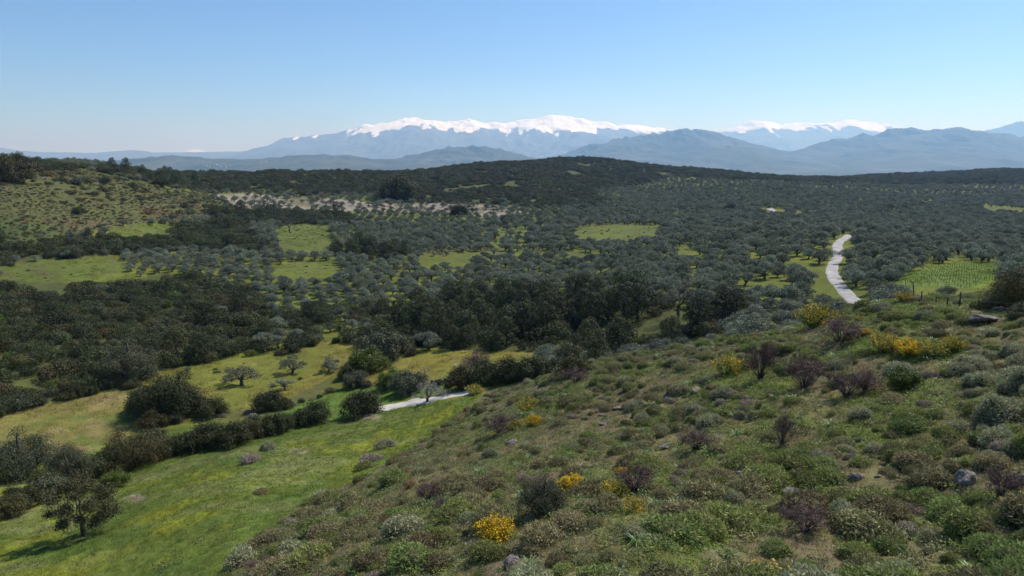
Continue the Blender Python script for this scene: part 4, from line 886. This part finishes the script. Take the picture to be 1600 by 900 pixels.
# hedgerow between meadow and fields, and the roadside bushes
HE = [(12,806,54,'bush_bronze','bronze shrub at the lower end of the hedgerow'),(45,792,46,'bush_dark','dark shrub next to the lower hedgerow end'),(76,775,50,'bush_grey','grey shrub in the hedgerow behind the lone meadow tree'),(112,752,76,'bush_grey','round grey-green shrub below the dry brown field'),
 (165,738,54,'bush_dark','dark shrub in the hedgerow below the dry field middle'),(212,726,92,'bush_bronze','big yellow-green shrub in the hedgerow below the dry field'),(256,712,44,'bush_grey','slim grey shrub right of the big yellow-green one'),(284,706,44,'bush_dark','small dark shrub in the middle of the hedgerow'),
 (318,702,64,'bush_dark','dark shrub with pale flowering tips in the hedgerow'),(364,695,58,'bush_dark','round dark shrub in the right half of the hedgerow'),(400,684,44,'bush_bronze','low bronze shrub in the right half of the hedgerow'),(434,676,50,'bush_dark','dark shrub near the upper end of the hedgerow'),(490,662,54,'bush_dark','lone dark shrub between hedgerow and lane'),
 (566,650,64,'bush_dark','big round dark shrub at the left end of the lane'),(420,640,50,'bush_dark','dark shrub on the edge of the fallow field'),(446,638,26,'bush_bronze','small brown shrub touching the fallow field edge'),(262,648,104,'bush_dark','largest dark shrub between the dry and the fallow field'),(302,646,52,'bush_dark','dark shrub leaning on the largest one'),
 (640,612,54,'bush_grey','grey shrub behind the lane'),(612,606,44,'bush_fresh','light green shrub behind the left part of the lane'),(724,606,52,'bush_bronze','olive-brown shrub behind the low wall'),(762,600,60,'bush_dark','dark shrub left in the roadside row under the long field'),(800,596,56,'bush_dark','dark shrub in the middle of the roadside row'),(836,592,58,'bush_dark','dark shrub right in the roadside row'),
 (205,592,84,'bush_grey','large grey-green tree-like shrub at the fallow field corner'),(600,560,70,'bush_grey','grey-green shrub at the top corner of the long field'),(575,580,60,'bush_fresh','green shrub on the left edge of the long field'),(900,585,46,'bush_bronze','bronze shrub on the crest right of the tall dark tree'),
 (226,642,54,'bush_dark','dark shrub at the left foot of the largest one'),(240,668,40,'bush_bronze','brownish shrub at the right corner of the dry field'),(332,650,44,'bush_dark','dark shrub at the lower left of the fallow field'),(556,604,36,'bush_grey','small grey shrub dividing the two fallow fields'),(545,590,34,'bush_dark','small dark shrub dividing the two fallow fields'),(245,690,30,'bush_grey','small grey shrub at the dry field corner'),(275,660,24,'bush_grey','pale little shrub in front of the largest dark shrub'),(180,760,40,'bush_fresh','low green shrub behind the lone meadow tree')]
for i, (u, v, w, kd, lb) in enumerate(HE):
    bg = kd.replace('bush', 'huge' if w > 70 and kd != 'bush_fresh' else 'big')
    put({'bush_bronze': 'bronze_shrub', 'bush_dark': 'evergreen_shrub', 'bush_grey': 'greygreen_shrub', 'bush_fresh': 'leafy_shrub'}[kd], bg, u, v, w * 1.2, {'bush_bronze': 3.1, 'bush_dark': 3.1, 'bush_grey': 2.7, 'bush_fresh': 2.7}[kd], lb, 'shrub', dmin=40, hz=1.0)
# the hedgerow is one thick band: fill it between the named bushes
hx, hy = resample([hit(u, v, 40) for u, v in [(-60,815),(20,788),(70,768),(130,742),(200,722),(270,706),(340,694),(400,682),(450,672)]], 1.0)
for i in range(len(hx)):
    kd = ['big_dark', 'big_dark', 'big_grey', 'big_dark', 'big_bronze'][RNG.integers(5)]; uu, vv, ww = project(hx[i], hy[i], float(ground_z(hx[i], hy[i])[0]))
    if uu < 2: continue
    wh = part_of(float(uu) / 450, ['behind the lone meadow tree', 'below the dry brown field', 'at the dry field corner', 'near its upper end'])
    plant({'big_dark': 'evergreen_shrub', 'big_grey': 'greygreen_shrub', 'big_bronze': 'bronze_shrub'}[kd], kd, hx[i] + RNG.normal() * .8, hy[i] + 1.5 + RNG.normal() * 1.0, RNG.uniform(.45, 1.2), {'big_dark': 'dark', 'big_grey': 'grey-green', 'big_bronze': 'bronze'}[kd] + ' shrub within the thick hedgerow ' + wh, 'shrub', 'hedgerow shrubs ' + wh)
for line, wh in [([(-30,662),(40,642),(110,622),(165,612),(210,606)], 'along the top edge of the dry brown field'), ([(212,640),(235,655),(255,664)], 'between dry field and largest dark shrub'), ([(560,606),(600,610),(660,612),(700,606),(760,604),(830,594)], 'behind the pale lane'), ([(420,560),(470,548),(520,534),(560,534)], 'on the upper edge of the fallow field'), ([(560,590),(590,572),(625,555),(680,546)], 'on the upper edge of the long field'), ([(330,648),(400,650),(470,630),(540,608)], 'on the lower edge of the fallow field')]:
    hx, hy = resample([hit(u, v, 55) for u, v in line], .9 if 'lower' in wh else 1.7)
    for i in range(len(hx)):
        low_ = 'lower' in wh; kd = ['cushion_silver', 'cushion_cushm', 'big_grey', 'bush_bronze'][RNG.integers(4)] if low_ else ['big_dark', 'big_dark', 'big_grey', 'bush_bronze'][RNG.integers(4)]; sc_ = RNG.uniform(.45, 1.0) * (1.3 if 'dry brown' in wh else (.62 if 'lower' in wh or 'lane' in wh else 1))
        if RNG.random() < (.35 if 'lower' in wh or 'upper' in wh else .05): continue
        if 'cushion' in kd: sc_ *= 2.4
        plant({'big_dark': 'evergreen_shrub', 'big_grey': 'greygreen_shrub', 'bush_bronze': 'bronze_shrub', 'cushion_silver': 'silver_shrub', 'cushion_cushm': 'dry_cushion_shrub'}[kd], kd, hx[i] + RNG.normal() * .7, hy[i] + .8 + RNG.normal() * .7, sc_, {'big_dark': 'dark evergreen', 'big_grey': 'grey-green', 'bush_bronze': 'brownish', 'cushion_silver': 'silvery', 'cushion_cushm': 'dry mauve'}[kd] + ' shrub ' + wh, 'shrub', 'shrubs ' + wh)
for u, v, w, kd, lb in [(32,264,44,'big_dark','dark rounded bush topping the grassy hill skyline'),(52,266,30,'big_bronze','bronze bush right of the skyline bush'),(14,284,80,'big_bronze','wide bronze thicket under the skyline bush at the left edge'),(120,288,22,'big_grey','pale grey bush high on the grassy hill'),(122,334,20,'big_dark','small dark bush in the middle of the grassy hill'),(165,286,20,'big_grey','grey bush near the hill skyline'),(252,292,30,'big_dark','dark bush at the right end of the grassy hill'),(112,402,34,'big_grey','pale grey shrub above the left green field'),(718,338,34,'big_dark','solitary dark tree on the bare soil terrace'),(790,348,24,'big_dark','dark round tree below the bare soil terrace'),(625,312,72,'big_bronze','broad bronze mound of trees behind the bare terrace'),(910,330,20,'big_dark','dark round tree in the grove under the wooded ridge'),(1140,330,22,'big_dark','dark round tree standing out of the far olive grove')]:
    put('round_tree' if 'tree' in lb else 'evergreen_shrub', kd, u, v, w, 3.0, lb, 'tree' if 'tree' in lb else 'shrub', dmin=150, hz=1.0)
put('evergreen_tree', 'tall', 886, 585, 62, 5.0, 'tall dark evergreen at the right end of the roadside row', 'tree', dmin=50, hz=.75)
put('greygreen_tree', 'huge_grey', 32, 745, 118, 2.7, 'large grey-green leafy tree at the left edge beside the dry field', 'tree', dmin=40, hz=1.0)
for u, v, w, vr, lb in [(378,602,50,0,'lone olive tree leaning in the middle of the fallow field'),(456,584,40,3,'upper olive tree in the right part of the fallow field'),(446,610,30,5,'small olive tree below another in the fallow field'),(514,580,36,6,'crooked olive tree at the right end of the fallow field')]:
    put('olive_tree', 'wild', u, v, w * 1.1, 4.6, lb, 'olive tree', 'lone olives in the fallow field', dmin=60, var=vr, hz=.85)

def open_tree(seed, h, w, leafmat, nleaf, leaf):
    """spreading deciduous tree whose limbs show through a thin crown"""
    g = np.random.default_rng(seed); tr = MB(); br = MB(); cr = MB(); P = []
    tube(tr, [(0, 0, -.3), (.03, 0, .1), (.05, .03, h * .2), (0, .05, h * .33)], [.26, .2, .16, .13], 0, 8)
    def grow(p, d, l, r, depth):
        q = p + d * l * .5 + g.normal(size=3) * l * .07; e = p + d * l
        tube(br, [p, q, e], [r, r * .8, r * .6], 0, 5)
        if depth >= 2: P.extend([q, e, (q + e) / 2])
        if depth < 4:
            for _ in range(3 if depth < 3 else 2):
                nd = unit(d + g.normal(size=3) * .62 * np.array([1, 1, .75]) + (0, 0, .05)); grow(e, nd, l * g.uniform(.6, .82), r * .55, depth + 1)
    for i in range(6):
        an = i * 1.05 + g.random() * .5; el = g.uniform(.25, 1.2) if i < 5 else 1.5
        grow(np.array([0, .05, h * (.2 + .03 * i)]), np.array([cos(an) * cos(el), sin(an) * cos(el), sin(el)]), h * .26, .08, 0)
    P = np.array(P); sc = np.array([w / 2 / np.percentile(np.abs(P[:, 0]), 97), w / 2 / np.percentile(np.abs(P[:, 1]), 97), (h * .97 - h * .2) / (P[:, 2].max() - h * .2)])
    def fit(V): V = np.array(V); V[:, 2] -= h * .2; V = V * sc; V[:, 2] += h * .2; return V
    br.v = [fit(v) for v in br.v]; P = fit(P)
    C = P[g.integers(0, len(P), nleaf)] + g.normal(size=(nleaf, 3)) * .2
    leaves(cr, C, g.normal(size=C.shape) + (0, 0, .4), leaf * g.uniform(.6, 1.4, nleaf), leaf * .6 * g.uniform(.7, 1.3, nleaf), g)
    return [('trunk', tr, 'bark'), ('branches', br, 'bark'), ('crown', cr, leafmat)]
def pear():
    parts = open_tree(601, 5.2, 5.4, 'bronze', 3000, .1); g = np.random.default_rng(611); lob = []
    for i in range(26):
        an = i * 2.4; f = (i + .5) / 26; el = -.95 + 2.3 * f; r = 1.9 * (.75 + .35 * g.random()); s = .42 + .34 * g.random()
        lob.append((r * cos(an) * cos(el) * 1.12 + .1, r * sin(an) * cos(el) * 1.12, 2.6 + r * sin(el) * (.95 if el > 0 else 1.05), s, s, s * .85))
    mb = MB(); C, D = lobes_points(g, lob, 15000, -.8, (.3, 1.15)); leaves(mb, C, D + g.normal(size=C.shape), .125, .08, g)
    return parts[:2] + [('crown', mb, 'pearleaf')]
M['pearleaf'] = leaf_mat('thin_leaves', (.05, .048, .018), (.12, .115, .05), .2, .6, .1)
reg('pear', [pear()], False)
reg('blossom', [open_tree(603, 2.9, 4.4, 'white', 1500, .11)], False)
reg('greytree', [open_tree(605, 4.5, 4.5, 'dead', 500, .1)], False)
x, y, z = hit(130, 838, 20); w_ = float(project(x, y, z)[2]); plant('pear_tree', 'pear', x, y, 106 * w_ / FPX / 5.2, 'lone thin-crowned tree casting a dark shadow on the meadow', 'tree', rz=1.0)
put('blossom_tree', 'blossom', 668, 629, 54, 4.4, 'small white-blossoming tree beside the pale lane', 'tree', dmin=50)
for u, v, w, lb in [(1130,505,70,'grey leafless tree at the right of the dark belt'),(1060,495,60,'grey leafless tree behind the dark belt'),(452,362,26,'small grey leafless tree above the upper green field')]:
    put('bare_tree', 'greytree', u, v, w, 4.5, lb, 'tree', 'grey leafless trees', dmin=90)

# ---- boulders
for i, (u, v, w, kd, h, lb) in enumerate(RO):
    put('boulder', 'stone' if kd == 'rock' else 'stoneb', u, v, w, .62, lb, 'rock', 'rocks on the slope', hz=h * 1.3, var=i, sink=-.05, tilt=.15)
put('evergreen_shrub', 'huge_bronze', 1590, 482, 104, 3.1, 'big dark bush over the pale rock at the right edge', 'shrub', hz=1.25)
put('evergreen_shrub', 'big_dark', 1552, 482, 44, 3.1, 'dark bush left of the pale rock at the right edge', 'shrub', hz=.8)
put('evergreen_shrub', 'big_dark', 1596, 500, 50, 3.1, 'dark bush below the pale rock at the right edge', 'shrub', hz=.8)

# ---- asphodels
ax, ay = lattice(-20, 50, 10, 60, 2.3, 2.3, .9, .9); az = ground_z(ax, ay); au, av, aw = project(ax, ay, az)
k = hillmask(ax, ay, az) & (RNG.random(len(ax)) < .3) & (au > 640) & (au < 1600) & (av < 895) & seen(ax, ay, .3); ax, ay, au, av = ax[k], ay[k], au[k], av[k]
for i in range(len(ax)): plant('asphodel_clump', 'rosette', ax[i], ay[i], RNG.uniform(.7, 1.25), 'green strap-leaved clump ' + hwhere(au[i], av[i]), 'plant', 'strap-leaved clumps ' + hwhere(au[i], av[i]))

# ---- wire fence on the crest
def fence(pts, label, wires=3):
    m_post = rough_mat('weathered_post', (.05, .045, .04), (.11, .1, .09), 8, .4); m_wire = rough_mat('rusty_wire', (.08, .075, .07), (.14, .13, .12), 20, .1)
    e = bpy.data.objects.new('wire_fence', None); COL.objects.link(e); T = []; x0, y0, z0 = hit(*pts[0][:2], 20); e.location = (x0, y0, z0)
    for (u, v, hp, lean) in pts:
        x, y, z = hit(u, v, 20); w = float(project(x, y, z)[2]); h = hp * w / FPX; b = np.array([x - x0, y - y0, z - z0])
        mb = MB(); top = b + (lean * h, 0, h); tube(mb, [b - (0, 0, .2), b * .5 + top * .5 + (.01, .01, 0), top], [.05, .045, .04], 0, 7); mb.add([top + (.03, .03, .01), top + (-.03, .03, .01), top + (-.03, -.03, .01), top + (.03, -.03, .01)], [[0, 1, 2, 3]])
        link('post', mb.mesh('post', m_post), e); T.append((b, top))
    for q in range(wires):
        f = (q + .6) / wires
        for i in range(len(T) - 1):
            a = T[i][0] + (T[i][1] - T[i][0]) * f; b = T[i + 1][0] + (T[i + 1][1] - T[i + 1][0]) * f; mb = MB(); tube(mb, [a, (a + b) / 2 - (0, 0, .03), b], [.006] * 3, 0, 3); link('wire', mb.mesh('wire', m_wire), e)
    tag(e, label, 'fence')
fence([(1417,462,26,-.2),(1428,467,27,-.15),(1439,471,16,0),(1462,474,10,0),(1480,476,12,0),(1499,478,22,0),(1528,484,16,0),(1590,500,30,.12)], 'dark leaning posts of a wire fence along the hill crest')
fence([(604,602,12,0),(622,600,12,.2),(640,598,13,-.2),(652,594,12,.1),(664,592,12,0)], 'low rickety fence along the lower edge of the long field', 2)
# ---- post with a white head
x, y, z = hit(711, 594, 50); w = float(project(x, y, z)[2]); h = 26 * w / FPX
e = bpy.data.objects.new('marker_post', None); COL.objects.link(e); e.location = (x, y, z); tag(e, 'slim dark post with a round white head beside the low wall', 'post')
mb = MB(); tube(mb, [(0, 0, -.2), (0, 0, h * .5), (0, 0, h * .86)], [.06, .055, .05], 0, 8); link('post', mb.mesh('post', rough_mat('dark_metal', (.04, .04, .04), (.08, .08, .08), 6, .1)), e)
mb = MB(); tube(mb, [(0, 0, h * .86), (0, 0, h * .89), (0, 0, h * .94), (0, 0, h * .985), (0, 0, h)], [.06, .12, .14, .1, .01], 0, 10); link('head', mb.mesh('head', rough_mat('white_paint', (.7, .7, .68), (.8, .8, .79), 4, .05), True), e)
# ---- low dark wall of stones behind the lane
e = bpy.data.objects.new('stone_wall', None); COL.objects.link(e); A = [hit(u, v, 60) for u, v in [(672,603),(690,599),(706,596),(722,592),(738,586)]]
e.location = A[0]; tag(e, 'low dark stone wall curving behind the white-blossoming tree', 'wall')
X, Y = resample(A, .55); m_w = rough_mat('wall_stone', (.07, .07, .075), (.16, .155, .15), 3, .6); wm = [stone(700 + i, 'rock', .34, .75, 1)[0][1].mesh('stone', m_w) for i in range(4)]
for i in range(len(X)):
    for c in range(2):
        o = link('stone', wm[(i + c) % 4], e); o.location = (X[i] + c * .25 - A[0][0], Y[i] - A[0][1], float(ground_z(X[i], Y[i])[0]) + .18 + c * .4 - A[0][2]); o.rotation_euler = (RNG.random() * 3, RNG.random() * 3, RNG.random() * 6)
# ---- vineyard
va, vb = lattice(20, 110, 95, 150, 2.0, 1.2, .62, .03); vz = ground_z(va, vb); u, v, w = project(va, vb, vz); k = inpoly(u, v, VINE) & ~inpoly(u, v, [(1500,462),(1556,430),(1580,424),(1566,456),(1530,464)]) & (u < 1600); va, vb, u, v = va[k], vb[k], u[k], v[k]
def vine(seed):
    g = np.random.default_rng(seed); st = MB(); lf = MB(); tube(st, [(0, 0, -.1), (.04, .02, .35), (0, 0, .65)], [.05, .04, .03], 0, 5); tube(st, [(.08, 0, -.1), (.08, 0, .95)], [.012, .012], 0, 4)
    for q in range(4): an = q * 1.6; tube(st, [(0, 0, .6), (.2 * cos(an), .2 * sin(an), .75)], [.03, .015], 0, 4)
    P = g.normal(size=(70, 3)) * .2 + (0, 0, .75); leaves(lf, P, g.normal(size=P.shape), .10, .08, g); return [('stem', st, 'bark'), ('leaves', lf, 'herb')]
reg('vine', [vine(720 + i) for i in range(3)], False)
st_ = max(1, int(math.ceil(len(va) / 250)))
for i in range(0, len(va), st_):
    wh = part_of((u[i] - 1390) / 180, ['left', 'middle', 'right']) + part_of((450 - v[i]) / 40, [' front', ' centre', ' rear'])
    plant('grape_vine', 'vine', va[i], vb[i], RNG.uniform(.55, .7), 'small staked vine in the green vineyard, ' + wh + ' part', 'vine', 'vines in the vineyard, ' + wh)
# ---- turquoise harvest nets under the olives
m_net = rough_mat('turquoise_net', (.09, .16, .135), (.14, .22, .18), 3, .3)
for u, v, ru, lb in [(803,373,8,'turquoise harvest net spread on grass among the olives'),(836,386,5,'small turquoise net beside an olive tree trunk')]:
    x, y, z = hit(u, v, 120); w = float(project(x, y, z)[2]); r = ru * w / FPX; n = 16; tq, rq = np.meshgrid(np.linspace(0, 2 * pi, n), np.linspace(0, 1, n)); rr = rq * (.25 + 1.5 * fbm(np.cos(tq) * 1.6 + u, np.sin(tq) * 1.6, 131, 3)); Xa = rr * np.cos(tq) * r; Ya = rr * np.sin(tq) * r * 2.2
    Z = ground_z(x + Xa, y + Ya) - z + .08 + .12 * fbm(Xa * 1.5, Ya * 1.5, 133, 2); mb = MB(); mb.add(np.stack([Xa, Ya, Z], -1).reshape(-1, 3), [[i * n + j, i * n + j + 1, (i + 1) * n + j + 1, (i + 1) * n + j] for i in range(n - 1) for j in range(n - 1)])
    o = link('harvest_net', mb.mesh('harvest_net', m_net), None, lb, 'net', 'harvest nets'); o.location = (x, y, z)
# ---- far white houses on the plain
m_hw = rough_mat('whitewash', (.5, .48, .45), (.62, .6, .56), .5, .05); m_rt = rough_mat('roof_tiles', (.25, .12, .08), (.35, .18, .12), .8, .1); m_wd = rough_mat('window_glass', (.03, .035, .04), (.05, .05, .06), 1, 0)
def box(mb, x0, x1, y0, y1, z0, z1): mb.add([(x, y, z) for z in (z0, z1) for y in (y0, y1) for x in (x0, x1)], [[0, 2, 3, 1], [4, 5, 7, 6], [0, 1, 5, 4], [2, 6, 7, 3], [0, 4, 6, 2], [1, 3, 7, 5]])
from mathutils import Vector
from mathutils.bvhtree import BVHTree
_pm = bpy.data.objects['plain_hills'].data; bvh = BVHTree.FromPolygons([v.co[:] for v in _pm.vertices], [tuple(f.vertices) for f in _pm.polygons])
for i, (u, v, L_, H_) in enumerate([(322,260,22,12),(327,261,14,10),(338,258,26,14),(344,260,16,10),(352,261,18,11),(360,259,14,9),(408,253,16,9),(415,254,14,9)]):
    a, ee = ray(u, v); H_ *= .7;  loc_ = bvh.ray_cast(Vector((0, 0, CZ)), Vector((float(a), 1.0, float(ee))))[0]
    if loc_ is None: continue
    x, y, z = loc_; e = bpy.data.objects.new('far_house', None); COL.objects.link(e); e.location = (x, y, z); e.rotation_euler = (0, 0, RNG.random() * .8 - .4)
    tag(e, 'tiny white house %s of the distant village on the plain' % ['at the left end', 'second from the left', 'tallest', 'just right of the tallest', 'fifth from the left', 'sixth from the left', 'on the ridge behind, left', 'on the ridge behind, right'][i], 'house', 'white houses of the distant village')
    mb = MB(); box(mb, -L_ / 2, L_ / 2, -6, 6, -6, H_); link('wall', mb.mesh('wall', m_hw), e)
    mb = MB(); mb.add([(-L_ / 2 - .5, -6.5, H_), (L_ / 2 + .5, -6.5, H_), (L_ / 2 + .5, 6.5, H_), (-L_ / 2 - .5, 6.5, H_), (-L_ / 2 + 2, 0, H_ + 3), (L_ / 2 - 2, 0, H_ + 3)], [[0, 1, 5, 4], [2, 3, 4, 5]]); mb.add([(-L_ / 2 - .5, -6.5, H_), (L_ / 2 + .5, -6.5, H_), (L_ / 2 + .5, 6.5, H_), (-L_ / 2 - .5, 6.5, H_), (-L_ / 2 + 2, 0, H_ + 3), (L_ / 2 - 2, 0, H_ + 3)], [[0, 4, 3], [1, 2, 5]]); link('roof', mb.mesh('roof', m_rt), e)
    for q in (-.25, .25):
        mb = MB(); box(mb, L_ * q - 1, L_ * q + 1, -6.12, -5.9, H_ * .4, H_ * .7); link('window', mb.mesh('window', m_wd), e)

# ------------------------------------------------------------------ the air between here and the mountains
def haze():
    m = bpy.data.materials.new('haze'); m.use_nodes = True; nt = m.node_tree; nt.nodes.clear()
    out = nt.nodes.new('ShaderNodeOutputMaterial'); pv = nt.nodes.new('ShaderNodeVolumePrincipled')
    pv.inputs['Color'].default_value = (.30, .58, 1.0, 1); pv.inputs['Absorption Color'].default_value = (1, 1, 1, 1); pv.inputs['Density'].default_value = 7.4e-5; pv.inputs['Anisotropy'].default_value = 0.35
    nt.links.new(pv.outputs[0], out.inputs['Volume'])
    x0, x1, y0, y1, z0, z1 = -66000, 66000, -66000, 68000, CZ - 230, CZ + 2250
    V = [(x, y, z) for z in (z0, z1) for y in (y0, y1) for x in (x0, x1)]
    F = [[0, 2, 3, 1], [4, 5, 7, 6], [0, 1, 5, 4], [2, 6, 7, 3], [0, 4, 6, 2], [1, 3, 7, 5]]
    mb = MB(); mb.add(V, F); link('haze', mb.mesh('haze', m), kind='stuff', label='thin blue haze over the distant mountains', cat='haze')
haze()
